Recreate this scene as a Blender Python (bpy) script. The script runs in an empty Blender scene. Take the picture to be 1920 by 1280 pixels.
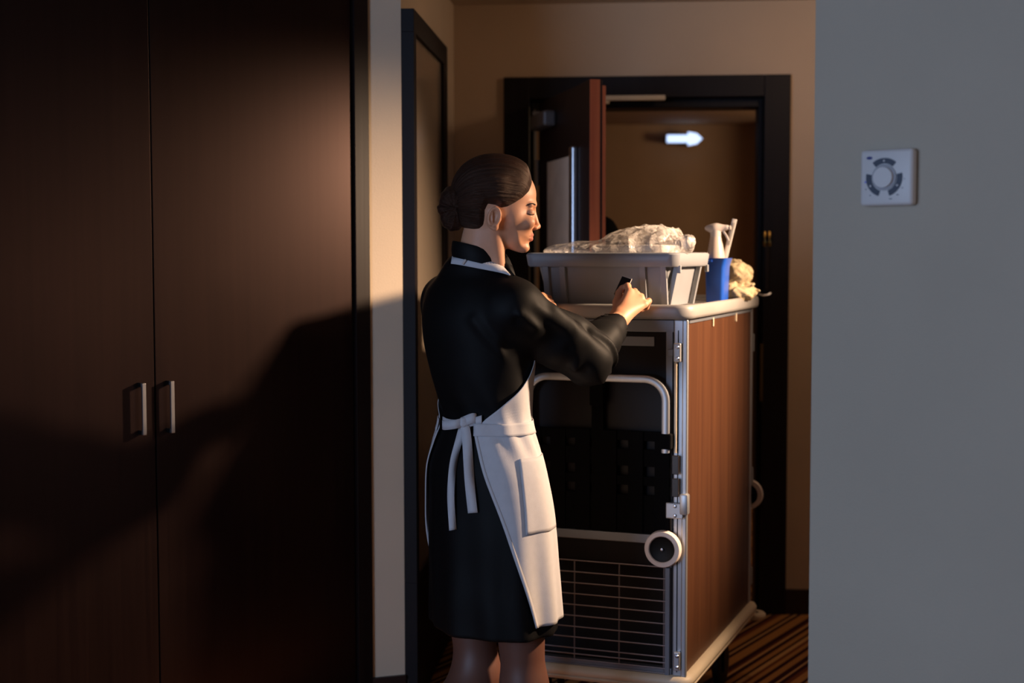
import bpy, bmesh, math, random
import numpy as np
from mathutils import Vector, Matrix

random.seed(7)
SC = bpy.context.scene
COL = SC.collection
PI = math.pi

# ------------------------------------------------------------------ camera
FPX, HC = 2666.7, 1.45
PITCH = math.atan(165.0 / FPX)
ROLL = math.radians(0.1)
cam_d = bpy.data.cameras.new('camera')
cam = bpy.data.objects.new('camera', cam_d)
COL.objects.link(cam)
cam_d.sensor_width = 36.0
cam_d.lens = 50.0
cam_d.clip_start = 0.05
cam.location = (0, 0, HC)
cam.rotation_euler = (Matrix.Rotation(PI / 2 - PITCH, 3, 'X') @ Matrix.Rotation(-ROLL, 3, 'Z')).to_euler()
cam_d.dof.use_dof = True
cam_d.dof.focus_distance = 3.55
cam_d.dof.aperture_fstop = 2.4
SC.camera = cam

# ------------------------------------------------------------------ world, lights, exposure
SC.view_settings.view_transform = 'Standard'
SC.view_settings.look = 'None'
SC.view_settings.gamma = 1.0
SC.view_settings.exposure = 0.0
SC.view_settings.use_curve_mapping = False
w = bpy.data.worlds.new('evening_world')
SC.world = w
w.use_nodes = True
w.node_tree.nodes['Background'].inputs[0].default_value = (0.10, 0.16, 0.30, 1)
w.node_tree.nodes['Background'].inputs[1].default_value = 0.3


def light(name, kind, loc, target, energy, color, **kw):
    d = bpy.data.lights.new(name, kind)
    d.energy = energy
    d.color = color
    for k, v in kw.items():
        setattr(d, k, v)
    o = bpy.data.objects.new(name, d)
    COL.objects.link(o)
    o.location = loc
    o.rotation_euler = (Vector(target) - Vector(loc)).to_track_quat('-Z', 'Y').to_euler()
    return o


# evening daylight through the room's window on the left
light('window_daylight', 'AREA', (-2.90, -0.95, 1.55), (0.6, 3.4, 1.2), 102, (0.46, 0.65, 1.0),
      shape='RECTANGLE', size=1.9, size_y=1.5)
# warm lamp in the side niche of the entrance, hidden behind the thermostat wall
light('niche_lamp', 'SPOT', (2.10, 3.74, 2.05), (-0.30, 4.08, 0.86), 690, (1.0, 0.68, 0.44),
      spot_size=math.radians(56), spot_blend=1.0, shadow_soft_size=0.07)
# weak warm fill added for her hand and cheek, no lamp stands there
light('added_warm_fill', 'SPOT', (1.50, 2.62, 1.60), (0.10, 3.62, 1.12), 3, (1.0, 0.64, 0.38),
      spot_size=math.radians(42), spot_blend=0.9, shadow_soft_size=0.10)
# small unseen light added by the right wall to warm the thermostat's right edge
light('added_edge_light', 'POINT', (2.12, 1.36, 1.30), (0, 5, 0), 6.0, (1.0, 0.60, 0.36), shadow_soft_size=0.06)
# ceiling lamp of the entrance
light('entrance_ceiling_lamp', 'POINT', (1.25, 4.75, 2.30), (0, 5, 0), 6.8, (1.0, 0.69, 0.46), shadow_soft_size=0.08)
# corridor lamp beyond the door
light('corridor_lamp', 'POINT', (2.3, 7.2, 1.9), (0, 5, 0), 30, (1.0, 0.68, 0.40), shadow_soft_size=0.2)


# ------------------------------------------------------------------ pixel helper: point seen at (u, v) at depth y
def at(u, v, y):
    a, b = (u - 960.0) / FPX, -(v - 640.0) / FPX
    a, b = a * math.cos(ROLL) - b * math.sin(ROLL) * 0 , b + a * math.sin(ROLL)
    dy = math.cos(PITCH) + b * math.sin(PITCH)
    dz = -math.sin(PITCH) + b * math.cos(PITCH)
    return Vector((a / dy * y, y, HC + dz / dy * y))


# ------------------------------------------------------------------ object helpers
def link(name, me, mat=None, parent=None):
    o = bpy.data.objects.new(name, me)
    COL.objects.link(o)
    if mat:
        me.materials.clear()
        me.materials.append(mat)
    if parent:
        o.parent = parent
    return o


def empty(name, loc=(0, 0, 0), rz=0.0):
    o = bpy.data.objects.new(name, None)
    COL.objects.link(o)
    o.location = loc
    o.rotation_euler = (0, 0, rz)
    o.empty_display_size = 0.05
    return o


def tag(o, label=None, cat=None, group=None, kind=None):
    if label: o['label'] = label
    if cat: o['category'] = cat
    if group: o['group'] = group
    if kind: o['kind'] = kind
    return o


class MB:
    def __init__(self):
        self.bm = bmesh.new()

    def box(self, x0, x1, y0, y1, z0, z1, bev=0.0, seg=2, M=None):
        r = bmesh.ops.create_cube(self.bm, size=1.0)
        vs = r['verts']
        T = Matrix.Translation(((x0 + x1) / 2, (y0 + y1) / 2, (z0 + z1) / 2)) @ Matrix.Diagonal((x1 - x0, y1 - y0, z1 - z0, 1))
        bmesh.ops.transform(self.bm, matrix=T, verts=vs)
        if bev > 0:
            es = list({e for v in vs for e in v.link_edges})
            r2 = bmesh.ops.bevel(self.bm, geom=es, offset=bev, segments=seg, affect='EDGES', profile=0.5)
            vs = list({v for v in r2['verts']} | {v for v in vs if v.is_valid})
        if M is not None:
            bmesh.ops.transform(self.bm, matrix=M, verts=[v for v in vs if v.is_valid])
        return self

    def cyl(self, p0, p1, r0, r1=None, n=20, caps=True):
        p0, p1 = Vector(p0), Vector(p1)
        r1 = r0 if r1 is None else r1
        d = p1 - p0
        q = d.to_track_quat('Z', 'Y').to_matrix()
        rings = []
        for p, r in ((p0, r0), (p1, r1)):
            rings.append([self.bm.verts.new(p + q @ Vector((r * math.cos(2 * PI * i / n), r * math.sin(2 * PI * i / n), 0))) for i in range(n)])
        for i in range(n):
            self.bm.faces.new((rings[0][i], rings[0][(i + 1) % n], rings[1][(i + 1) % n], rings[1][i]))
        if caps:
            self.bm.faces.new(rings[0][::-1])
            self.bm.faces.new(rings[1])
        return self

    def lathe(self, prof, n=32, M=None):
        rings = []
        for r, z in prof:
            if r < 1e-6:
                rings.append([self.bm.verts.new((0, 0, z))])
            else:
                rings.append([self.bm.verts.new((r * math.cos(2 * PI * i / n), r * math.sin(2 * PI * i / n), z)) for i in range(n)])
        for a, b in zip(rings, rings[1:]):
            for i in range(n):
                j = (i + 1) % n
                if len(a) == 1 and len(b) > 1:
                    self.bm.faces.new((a[0], b[i], b[j])) if False else self.bm.faces.new((a[0], b[j], b[i]))
                elif len(b) == 1 and len(a) > 1:
                    self.bm.faces.new((a[i], a[j], b[0]))
                elif len(a) > 1:
                    self.bm.faces.new((a[i], a[j], b[j], b[i]))
        if M is not None:
            vs = [v for r in rings for v in r]
            bmesh.ops.transform(self.bm, matrix=M, verts=vs)
        return self

    def loft(self, rings, close=True, cap0=True, cap1=True):
        R = [[self.bm.verts.new(p) for p in r] for r in rings]
        n = len(R[0])
        for a, b in zip(R, R[1:]):
            for i in range(n if close else n - 1):
                j = (i + 1) % n
                self.bm.faces.new((a[i], a[j], b[j], b[i]))
        if cap0 and close: self.bm.faces.new(R[0][::-1])
        if cap1 and close: self.bm.faces.new(R[-1])
        return self

    def sweep(self, path, sec, up=(0, 0, 1), caps=True, closed=False):
        """sweep a 2-D section (list of (a, b)) along a path; a along side vector, b along up-ish vector"""
        path = [Vector(p) for p in path]
        rings = []
        n = len(path)
        for i, p in enumerate(path):
            if closed:
                t = path[(i + 1) % n] - path[i - 1]
            else:
                t = path[min(i + 1, n - 1)] - path[max(i - 1, 0)]
            t.normalize()
            u = Vector(up)
            s = t.cross(u)
            if s.length < 1e-4:
                s = t.cross(Vector((1, 0, 0)))
            s.normalize()
            u2 = s.cross(t).normalized()
            rings.append([p + s * a + u2 * b for a, b in sec])
        if closed:
            rings.append(rings[0])
            self.loft(rings, True, False, False)
            bmesh.ops.remove_doubles(self.bm, verts=self.bm.verts, dist=1e-6)
        else:
            self.loft(rings, True, caps, caps)
        return self

    def tube(self, path, r, n=10, up=(0, 0, 1), closed=False):
        return self.sweep(path, [(r * math.cos(2 * PI * i / n), r * math.sin(2 * PI * i / n)) for i in range(n)], up, True, closed)

    def prism(self, pts, h, M=None):
        a = [self.bm.verts.new((x, y, 0)) for x, y in pts]
        b = [self.bm.verts.new((x, y, h)) for x, y in pts]
        n = len(a)
        self.bm.faces.new(a[::-1]); self.bm.faces.new(b)
        for i in range(n):
            self.bm.faces.new((a[i], a[(i + 1) % n], b[(i + 1) % n], b[i]))
        if M is not None:
            bmesh.ops.transform(self.bm, matrix=M, verts=a + b)
        return self

    def build(self, name, mat, parent=None, smooth=False, angle=40):
        bmesh.ops.recalc_face_normals(self.bm, faces=self.bm.faces)
        me = bpy.data.meshes.new(name)
        self.bm.to_mesh(me)
        self.bm.free()
        if smooth:
            for p in me.polygons: p.use_smooth = True
            me.set_sharp_from_angle(angle=math.radians(angle))
        return link(name, me, mat, parent)


def rot_to(direction, loc=(0, 0, 0)):
    return Matrix.Translation(loc) @ Vector(direction).to_track_quat('Z', 'Y').to_matrix().to_4x4()


# ------------------------------------------------------------------ materials
def lin(c):
    return tuple(((x / 255) / 12.92 if x / 255 <= 0.04045 else ((x / 255 + 0.055) / 1.055) ** 2.4) for x in c)


def mat(name, rgb, rough=0.6, metal=0.0, var=0.12, vscale=(8, 8, 8), bump=0.0, bscale=200, spec=0.5, detail=3, sheen=0.0, sss=0.0, coat=0.0):
    m = bpy.data.materials.new(name)
    m.use_nodes = True
    nt = m.node_tree
    b = nt.nodes['Principled BSDF']
    c = lin(rgb)
    tc = nt.nodes.new('ShaderNodeTexCoord')
    mp = nt.nodes.new('ShaderNodeMapping')
    mp.inputs['Scale'].default_value = vscale
    nt.links.new(tc.outputs['Object'], mp.inputs['Vector'])
    nz = nt.nodes.new('ShaderNodeTexNoise')
    nz.inputs['Scale'].default_value = 1.0
    nz.inputs['Detail'].default_value = detail
    nt.links.new(mp.outputs[0], nz.inputs['Vector'])
    rp = nt.nodes.new('ShaderNodeValToRGB')
    rp.color_ramp.elements[0].position = 0.3
    rp.color_ramp.elements[1].position = 0.7
    rp.color_ramp.elements[0].color = (*[x * (1 - var) for x in c], 1)
    rp.color_ramp.elements[1].color = (*[min(1, x * (1 + var)) for x in c], 1)
    nt.links.new(nz.outputs['Fac'], rp.inputs[0])
    nt.links.new(rp.outputs[0], b.inputs['Base Color'])
    b.inputs['Roughness'].default_value = rough
    b.inputs['Metallic'].default_value = metal
    b.inputs['Specular IOR Level'].default_value = spec
    if sheen:
        b.inputs['Sheen Weight'].default_value = sheen
        b.inputs['Sheen Roughness'].default_value = 0.5
    if coat:
        b.inputs['Coat Weight'].default_value = coat
    if sss:
        b.inputs['Subsurface Weight'].default_value = sss
        b.inputs['Subsurface Radius'].default_value = (0.010, 0.004, 0.002)
        b.inputs['Subsurface Scale'].default_value = 1.0
    if bump:
        n2 = nt.nodes.new('ShaderNodeTexNoise')
        n2.inputs['Scale'].default_value = bscale
        n2.inputs['Detail'].default_value = 2
        nt.links.new(tc.outputs['Object'], n2.inputs['Vector'])
        bp = nt.nodes.new('ShaderNodeBump')
        bp.inputs['Strength'].default_value = bump
        bp.inputs['Distance'].default_value = 0.002
        nt.links.new(n2.outputs['Fac'], bp.inputs['Height'])
        nt.links.new(bp.outputs[0], b.inputs['Normal'])
    return m


def wood(name, dark, light_, rough=0.42, scale=(42, 42, 1.4), bump=0.15, spec=0.22):
    m = mat(name, dark, rough, var=0.0, vscale=scale, detail=6, spec=spec)
    nt = m.node_tree
    rp = [n for n in nt.nodes if n.type == 'VALTORGB'][0]
    rp.color_ramp.elements[0].color = (*lin(dark), 1)
    rp.color_ramp.elements[1].color = (*lin(light_), 1)
    nz = [n for n in nt.nodes if n.type == 'TEX_NOISE'][0]
    nz.inputs['Distortion'].default_value = 0.35
    bp = nt.nodes.new('ShaderNodeBump')
    bp.inputs['Strength'].default_value = bump
    bp.inputs['Distance'].default_value = 0.001
    nt.links.new(nz.outputs['Fac'], bp.inputs['Height'])
    nt.links.new(bp.outputs[0], nt.nodes['Principled BSDF'].inputs['Normal'])
    return m


M_wall = mat('painted_wall_warm', (222, 203, 178), 0.85, var=0.03, vscale=(3, 3, 3), bump=0.25, bscale=260)
M_wallback = mat('painted_wall_beige', (196, 172, 146), 0.85, var=0.03, vscale=(3, 3, 3), bump=0.25, bscale=260)
M_wallgrey = mat('painted_wall_grey', (178, 168, 152), 0.85, var=0.03, vscale=(3, 3, 3), bump=0.3, bscale=260)
M_ceil = mat('ceiling_paint', (190, 172, 150), 0.9, var=0.02)
M_hall = mat('corridor_wall', (148, 122, 96), 0.9, var=0.04)
M_wardrobe = wood('wardrobe_veneer', (12, 6, 6), (21, 12, 10), 0.31, (55, 55, 1.3), 0.04, 0.4)
M_wardrobe.node_tree.nodes['Principled BSDF'].inputs['Specular Tint'].default_value = (1.0, 0.66, 0.60, 1)
M_casing = wood('casing_veneer', (22, 14, 14), (30, 20, 18), 0.42, (55, 55, 1.3), 0.2)
M_frame = wood('door_frame_wood', (20, 15, 18), (26, 20, 22), 0.55, (40, 40, 1.2), 0.1)
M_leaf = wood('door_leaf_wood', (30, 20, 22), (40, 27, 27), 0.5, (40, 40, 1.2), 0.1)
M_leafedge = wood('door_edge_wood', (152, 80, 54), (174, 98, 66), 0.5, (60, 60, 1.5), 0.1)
M_base = mat('baseboard_paint', (38, 22, 20), 0.5)
M_chrome = mat('brushed_steel', (190, 190, 195), 0.32, 1.0, var=0.04)
M_brass = mat('brass', (200, 165, 95), 0.35, 1.0, var=0.05)
M_alu = mat('aluminium', (176, 178, 182), 0.42, 0.75, var=0.05, vscale=(60, 60, 2))
M_alud = mat('aluminium_dull', (120, 124, 132), 0.5, 0.6, var=0.05)
M_greyplastic = mat('grey_plastic', (150, 148, 146), 0.42, 0.0, var=0.05, bump=0.05, bscale=400)
M_bin = mat('bin_plastic', (136, 139, 145), 0.45, 0.0, var=0.04, bump=0.06, bscale=350)
M_cream = mat('cream_plastic', (214, 200, 176), 0.5, var=0.05)
M_whitepl = mat('white_plastic', (200, 194, 190), 0.4, var=0.03)
M_wheelwhite = mat('wheel_rubber', (226, 214, 208), 0.6, var=0.04)
M_blackpl = mat('black_plastic', (8, 8, 10), 0.5, var=0.1, spec=0.2)
M_blackfab = mat('black_webbing', (8, 8, 10), 0.9, spec=0.1, var=0.2, vscale=(200, 200, 200), bump=0.3, bscale=500)
M_cartdark = wood('cart_dark_laminate', (14, 8, 10), (20, 11, 13), 0.45, (30, 30, 1.5), 0.05, 0.15)
M_cartwood = wood('cart_wood_laminate', (70, 42, 27), (86, 54, 34), 0.42, (26, 26, 1.0), 0.05)
M_wire = mat('wire_grey', (128, 120, 124), 0.45, 0.4, var=0.05)
M_interior = mat('cart_interior', (18, 12, 14), 0.8)
M_thermo = mat('thermostat_plastic', (208, 206, 206), 0.45, var=0.02)
M_thermod = mat('thermostat_button', (52, 60, 78), 0.5, var=0.05)
M_thermom = mat('thermostat_mark', (90, 96, 112), 0.6)
M_blueoval = mat('blue_print', (38, 44, 120), 0.5)
M_led = mat('indicator_lens', (130, 135, 210), 0.3)
M_blue = mat('blue_plastic', (30, 84, 190), 0.35, var=0.05)
M_spray = mat('spray_white', (206, 196, 192), 0.35, var=0.02)
M_sprayb = mat('spray_bottle_body', (206, 190, 182), 0.3, var=0.03)
M_towel = mat('white_terry', (232, 230, 228), 0.95, var=0.05, vscale=(150, 150, 150), bump=0.8, bscale=420)
M_cloth = mat('cream_cloth', (206, 188, 152), 0.95, var=0.10, vscale=(50, 50, 50), bump=0.9, bscale=260)
M_black = mat('black_bag', (5, 5, 6), 0.8, spec=0.1)
M_dress = mat('black_dress', (9, 9, 11), 0.6, var=0.15, vscale=(300, 300, 300), bump=0.15, bscale=900, spec=0.16)
M_apron = mat('white_apron', (196, 196, 202), 0.85, var=0.03, vscale=(60, 60, 60), bump=0.2, bscale=700)
M_shoe = mat('black_shoe', (12, 12, 13), 0.35)
M_card = mat('black_card', (16, 16, 20), 0.35)
M_cardedge = mat('card_edge', (225, 222, 220), 0.4)
M_brow = mat('brow_hair', (44, 28, 22), 0.7)

# mirror glass
M_mirror = mat('mirror_glass', (186, 170, 152), 0.22, 0.5, var=0.02)


def carpet_material():
    m = bpy.data.materials.new('striped_carpet')
    m.use_nodes = True
    nt = m.node_tree
    b = nt.nodes['Principled BSDF']
    b.inputs['Roughness'].default_value = 0.95
    b.inputs['Specular IOR Level'].default_value = 0.1
    tc = nt.nodes.new('ShaderNodeTexCoord')
    sep = nt.nodes.new('ShaderNodeSeparateXYZ')
    nt.links.new(tc.outputs['Object'], sep.inputs[0])

    def mth(op, a, bb):
        n = nt.nodes.new('ShaderNodeMath'); n.operation = op
        for i, x in enumerate((a, bb)):
            if isinstance(x, (int, float)): n.inputs[i].default_value = x
            elif x is not None: nt.links.new(x, n.inputs[i])
        return n.outputs[0]
    ang = math.radians(32)
    p = mth('ADD', mth('MULTIPLY', sep.outputs[0], math.cos(ang)), mth('MULTIPLY', sep.outputs[1], -math.sin(ang)))
    f = mth('FRACT', mth('MULTIPLY', p, 1 / 0.36), None)
    rp = nt.nodes.new('ShaderNodeValToRGB')
    rp.color_ramp.interpolation = 'CONSTANT'
    mar, gold, tan_, brn = (64, 26, 28), (190, 134, 76), (212, 164, 106), (122, 66, 40)
    seq = [(0, gold), (.07, mar), (.13, tan_), (.155, mar), (.20, brn), (.25, gold), (.33, mar), (.37, tan_), (.395, mar),
           (.44, gold), (.55, mar), (.61, brn), (.64, tan_), (.67, mar), (.72, gold), (.78, mar), (.81, tan_), (.86, brn), (.90, gold), (.95, mar)]
    els = rp.color_ramp.elements
    els[0].position = 0; els[0].color = (*lin(seq[0][1]), 1)
    els[1].position = seq[1][0]; els[1].color = (*lin(seq[1][1]), 1)
    for pos, c in seq[2:]:
        e = els.new(pos); e.color = (*lin(c), 1)
    nt.links.new(f, rp.inputs[0])
    nt.links.new(rp.outputs[0], b.inputs['Base Color'])
    nz = nt.nodes.new('ShaderNodeTexNoise'); nz.inputs['Scale'].default_value = 350
    nt.links.new(tc.outputs['Object'], nz.inputs['Vector'])
    bp = nt.nodes.new('ShaderNodeBump'); bp.inputs['Strength'].default_value = 0.6; bp.inputs['Distance'].default_value = 0.004
    nt.links.new(nz.outputs['Fac'], bp.inputs['Height'])
    nt.links.new(bp.outputs[0], b.inputs['Normal'])
    return m


M_carpet = carpet_material()


def plastic_film():
    m = bpy.data.materials.new('clear_plastic_film')
    m.use_nodes = True
    nt = m.node_tree
    b = nt.nodes['Principled BSDF']
    b.inputs['Base Color'].default_value = (0.86, 0.82, 0.78, 1)
    b.inputs['Roughness'].default_value = 0.22
    b.inputs['Specular IOR Level'].default_value = 0.8
    tc = nt.nodes.new('ShaderNodeTexCoord')
    nz = nt.nodes.new('ShaderNodeTexNoise'); nz.inputs['Scale'].default_value = 45; nz.inputs['Detail'].default_value = 3
    nz.inputs['Distortion'].default_value = 1.2
    nt.links.new(tc.outputs['Object'], nz.inputs['Vector'])
    bp = nt.nodes.new('ShaderNodeBump'); bp.inputs['Strength'].default_value = 0.7; bp.inputs['Distance'].default_value = 0.006
    nt.links.new(nz.outputs['Fac'], bp.inputs['Height'])
    nt.links.new(bp.outputs[0], b.inputs['Normal'])
    tr = nt.nodes.new('ShaderNodeBsdfTransparent')
    tr.inputs[0].default_value = (0.94, 0.93, 0.92, 1)
    mx = nt.nodes.new('ShaderNodeMixShader')
    rp = nt.nodes.new('ShaderNodeMapRange')
    rp.inputs['From Min'].default_value = 0.35; rp.inputs['From Max'].default_value = 0.7
    rp.inputs['To Min'].default_value = 0.12; rp.inputs['To Max'].default_value = 0.62
    nt.links.new(nz.outputs['Fac'], rp.inputs['Value'])
    nt.links.new(rp.outputs[0], mx.inputs[0])
    nt.links.new(tr.outputs[0], mx.inputs[1])
    nt.links.new(b.outputs[0], mx.inputs[2])
    nt.links.new(mx.outputs[0], nt.nodes['Material Output'].inputs['Surface'])
    return m


M_film = plastic_film()


def emission(name, rgb, strength):
    m = bpy.data.materials.new(name)
    m.use_nodes = True
    nt = m.node_tree
    b = nt.nodes['Principled BSDF']
    b.inputs['Base Color'].default_value = (*rgb, 1)
    b.inputs['Emission Color'].default_value = (*rgb, 1)
    b.inputs['Emission Strength'].default_value = strength
    return m


M_arrow = emission('lit_arrow', (0.50, 0.66, 1.0), 1.6)


def skin_material():
    m = mat('skin', (205, 150, 118), 0.5, var=0.05, vscale=(30, 30, 30), bump=0.06, bscale=500, sss=0.12)
    nt = m.node_tree
    b = nt.nodes['Principled BSDF']
    src = b.inputs['Base Color'].links[0].from_socket
    at_ = nt.nodes.new('ShaderNodeAttribute'); at_.attribute_name = 'lip'
    mx = nt.nodes.new('ShaderNodeMix'); mx.data_type = 'RGBA'
    nt.links.new(at_.outputs['Fac'], mx.inputs[0])
    nt.links.new(src, mx.inputs[6])
    mx.inputs[7].default_value = (*lin((176, 106, 90)), 1)
    a2 = nt.nodes.new('ShaderNodeAttribute'); a2.attribute_name = 'leg_tint'
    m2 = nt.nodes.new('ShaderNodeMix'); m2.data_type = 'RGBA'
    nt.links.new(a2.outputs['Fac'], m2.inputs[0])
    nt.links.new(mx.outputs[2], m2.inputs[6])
    m2.inputs[7].default_value = (*lin((104, 68, 56)), 1)  # darker brown for the legs, mixed over the skin colour
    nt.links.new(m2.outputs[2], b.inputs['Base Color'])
    return m


M_skin = skin_material()


def hair_material():
    m = bpy.data.materials.new('dark_hair')
    m.use_nodes = True
    nt = m.node_tree
    b = nt.nodes['Principled BSDF']
    at_ = nt.nodes.new('ShaderNodeAttribute'); at_.attribute_name = 'strand'
    nz = nt.nodes.new('ShaderNodeTexNoise'); nz.inputs['Scale'].default_value = 1.0; nz.inputs['Detail'].default_value = 5
    nz.inputs['Roughness'].default_value = 0.65
    nt.links.new(at_.outputs['Vector'], nz.inputs['Vector'])
    rp = nt.nodes.new('ShaderNodeValToRGB')
    rp.color_ramp.elements[0].position = 0.30; rp.color_ramp.elements[1].position = 0.72
    rp.color_ramp.elements[0].color = (*lin((20, 13, 12)), 1)
    rp.color_ramp.elements[1].color = (*lin((54, 33, 26)), 1)
    nt.links.new(nz.outputs['Fac'], rp.inputs[0])
    nt.links.new(rp.outputs[0], b.inputs['Base Color'])
    b.inputs['Roughness'].default_value = 0.45
    b.inputs['Specular IOR Level'].default_value = 0.6
    b.inputs['Specular Tint'].default_value = (0.62, 0.42, 0.32, 1)
    bp = nt.nodes.new('ShaderNodeBump'); bp.inputs['Strength'].default_value = 0.9; bp.inputs['Distance'].default_value = 0.004
    nt.links.new(nz.outputs['Fac'], bp.inputs['Height'])
    nt.links.new(bp.outputs[0], b.inputs['Normal'])
    return m


M_hair = hair_material()

# ------------------------------------------------------------------ setting
CEIL = 2.44
CA = math.radians(4.5)                       # the entrance corridor is turned a little against the view
EX, EY = Vector((math.cos(CA), -math.sin(CA), 0)), Vector((math.sin(CA), math.cos(CA), 0))
CO = Vector(((1210 - 960) / FPX * 5.7, 5.7, 0))


def cor(s, t, z=0.0):
    return CO + EX * s + EY * t + Vector((0, 0, z))


def s_of_u(u, t=0.0):                        # where the ray of image column u meets the corridor line t = const
    k = (u - 960) / FPX
    p = CO + EY * t
    return (k * p.y - p.x) / (EX.x - k * EX.y)


def t_of_u(u, s):
    k = (u - 960) / FPX
    p = CO + EX * s
    return (k * p.y - p.x) / (EY.x - k * EY.y)


MC = Matrix.Translation(CO) @ Matrix.Rotation(-CA, 4, 'Z')      # corridor frame -> world


def struct(o):
    return tag(o, kind='structure')


S_L = s_of_u(853)                            # left wall of the entrance
T_L = t_of_u(755, S_L)                       # its front corner
S_R = 1.75

# floor and ceiling
struct(MB().box(-4.6, 4.6, -2.9, 9.4, -0.06, 0.0).build('floor', M_carpet))
struct(MB().box(-4.6, 4.6, -2.9, 5.86, CEIL, CEIL + 0.08).build('ceiling', M_ceil))

# back wall with the door opening (three pieces in one wall)
DO, DI, DTOP_O, DTOP_I = 0.566, 0.452, 2.150, 2.035
mb = MB()
mb.box(S_L - 0.6, -DO + 0.05, 0, 0.16, 0, CEIL, M=MC)
mb.box(DO - 0.05, S_R + 0.6, 0, 0.16, 0, CEIL, M=MC)
mb.box(-DO + 0.05, DO - 0.05, 0, 0.16, DTOP_O - 0.05, CEIL, M=MC)
struct(mb.build('wall_back', M_wallback))
# left wall of the entrance (solid block behind the pillar face) and pillar
P1 = cor(S_L, T_L)
PH = math.radians(18)
def along(p, ang, u):                        # from p go left along a wall turned by ang until image column u
    k = (u - 960) / FPX
    d = Vector((-math.cos(ang), -math.sin(ang), 0))
    s = (k * p.y - p.x) / (d.x - k * d.y)
    return p + d * s
P2 = along(P1, PH, 691)
WA = math.radians(36)
P3 = along(P2, WA, -260)
mb = MB()
B1 = cor(S_L, 0.0)
mb.prism([(P2.x, P2.y), (P1.x, P1.y), (B1.x, B1.y), (B1.x - 0.8, B1.y)], CEIL)
struct(mb.build('wall_left', M_wall))
# baseboards
def board(name, a, b, n, h=0.115, t=0.012):
    a, b, n = Vector(a), Vector(b), Vector(n).normalized()
    m = MB()
    m.prism([(a.x, a.y), (b.x, b.y), ((b + n * t).x, (b + n * t).y), ((a + n * t).x, (a + n * t).y)], h)
    return struct(m.build(name, M_base))
board('baseboard_left', P2, P1, (math.sin(PH), -math.cos(PH), 0), 0.13)
board('baseboard_entrance', P1, B1, EX)
board('baseboard_back', cor(DO, 0), cor(S_R, 0), -EY, 0.10)
board('baseboard_back_left', cor(S_L, 0), cor(-DO, 0), -EY, 0.10)

# right wall with the thermostat, turned 40 degrees
RB = math.radians(40)
C0 = Vector(((1523.5 - 960) / FPX * 2.9, 2.9, 0))
RD, RN = Vector((math.cos(RB), -math.sin(RB), 0)), Vector((-math.sin(RB), -math.cos(RB), 0))
C1 = C0 + RD * 2.6
mb = MB()
mb.prism([(C0.x, C0.y), (C1.x, C1.y), ((C1 - RN * .14).x, (C1 - RN * .14).y), ((C0 - RN * .14 + RD * .02).x, (C0 - RN * .14 + RD * .02).y)], CEIL)
struct(mb.build('wall_right', M_wallgrey))
# side of the niche behind it, and the room behind the camera
NR = cor(S_R, 0)
struct(MB().prism([(NR.x, NR.y), (C1.x + .3, C1.y + .05), (C1.x + .5, C1.y + .1), (NR.x + .2, NR.y + .1)], CEIL).build('wall_niche', M_wall))
struct(MB().box(C1.x, C1.x + 0.12, -2.86, C1.y + 0.1, 0, CEIL).build('wall_room_right', M_wallgrey))
mb = MB()
mb.box(-3.1, -2.98, -2.86, -2.0, 0, CEIL); mb.box(-3.1, -2.98, 0.1, 4.0, 0, CEIL)
mb.box(-3.1, -2.98, -2.0, 0.1, 0, 0.75); mb.box(-3.1, -2.98, -2.0, 0.1, 2.35, CEIL)
struct(mb.build('wall_room_left', M_wallgrey))
struct(MB().box(-3.1, C1.x + .1, -2.86, -2.74, 0, CEIL).build('wall_rear', M_wallgrey))
wn = tag(empty('window_1', (-3.04, -0.95, 0.75)), kind='structure')
for a, b, c, d in ((-1.05, -1.0, 0, 1.6), (1.0, 1.05, 0, 1.6), (-1.05, 1.05, 0, .05), (-1.05, 1.05, 1.55, 1.6), (-.025, .025, 0, 1.6)):
    MB().box(-.04, .04, a, b, c, d).build('frame_bar', M_whitepl, wn)
# corridor beyond the door
struct(MB().box(-3.2, 4.2, 8.6, 8.72, 0, 2.4).build('wall_corridor', M_hall))
struct(MB().box(-3.2, 4.2, 5.98, 8.66, 2.22, 2.3).build('ceiling_corridor', M_hall))
struct(MB().box(1.66, 4.2, 8.05, 8.6, 0, 2.22).build('wall_corridor_right', M_hall))
struct(MB().box(-3.3, -3.2, 5.8, 8.7, 0, 2.4).build('wall_corridor_left', M_hall))
struct(MB().box(4.2, 4.3, 5.6, 8.7, 0, 2.4).build('wall_corridor_end', M_hall))

# ------------------------------------------------------------------ door
dr = tag(empty('door_1', CO, -CA), 'open dark wooden entrance door with dark frame', kind='structure')
def frame_piece(name, x0, x1, z0, z1, y0=-0.022, y1=0.18, m=M_frame):
    return MB().box(x0, x1, y0, y1, z0, z1, 0.003).build(name, m, dr)
frame_piece('frame_post', -DO, -DI - .012, 0, DTOP_O)
frame_piece('frame_post', DI + .012, DO, 0, DTOP_O)
frame_piece('frame_head', -DI - .012, DI + .012, DTOP_I + .03, DTOP_O)
frame_piece('door_stop', DI - .006, DI + .012, 0, DTOP_I + .03, 0.03, 0.17)
frame_piece('door_stop', -DI - .012, -DI + .006, 0, DTOP_I + .03, 0.03, 0.17)
frame_piece('door_stop', -DI + .006, DI - .006, DTOP_I - .006, DTOP_I + .03, 0.03, 0.17)
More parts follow.
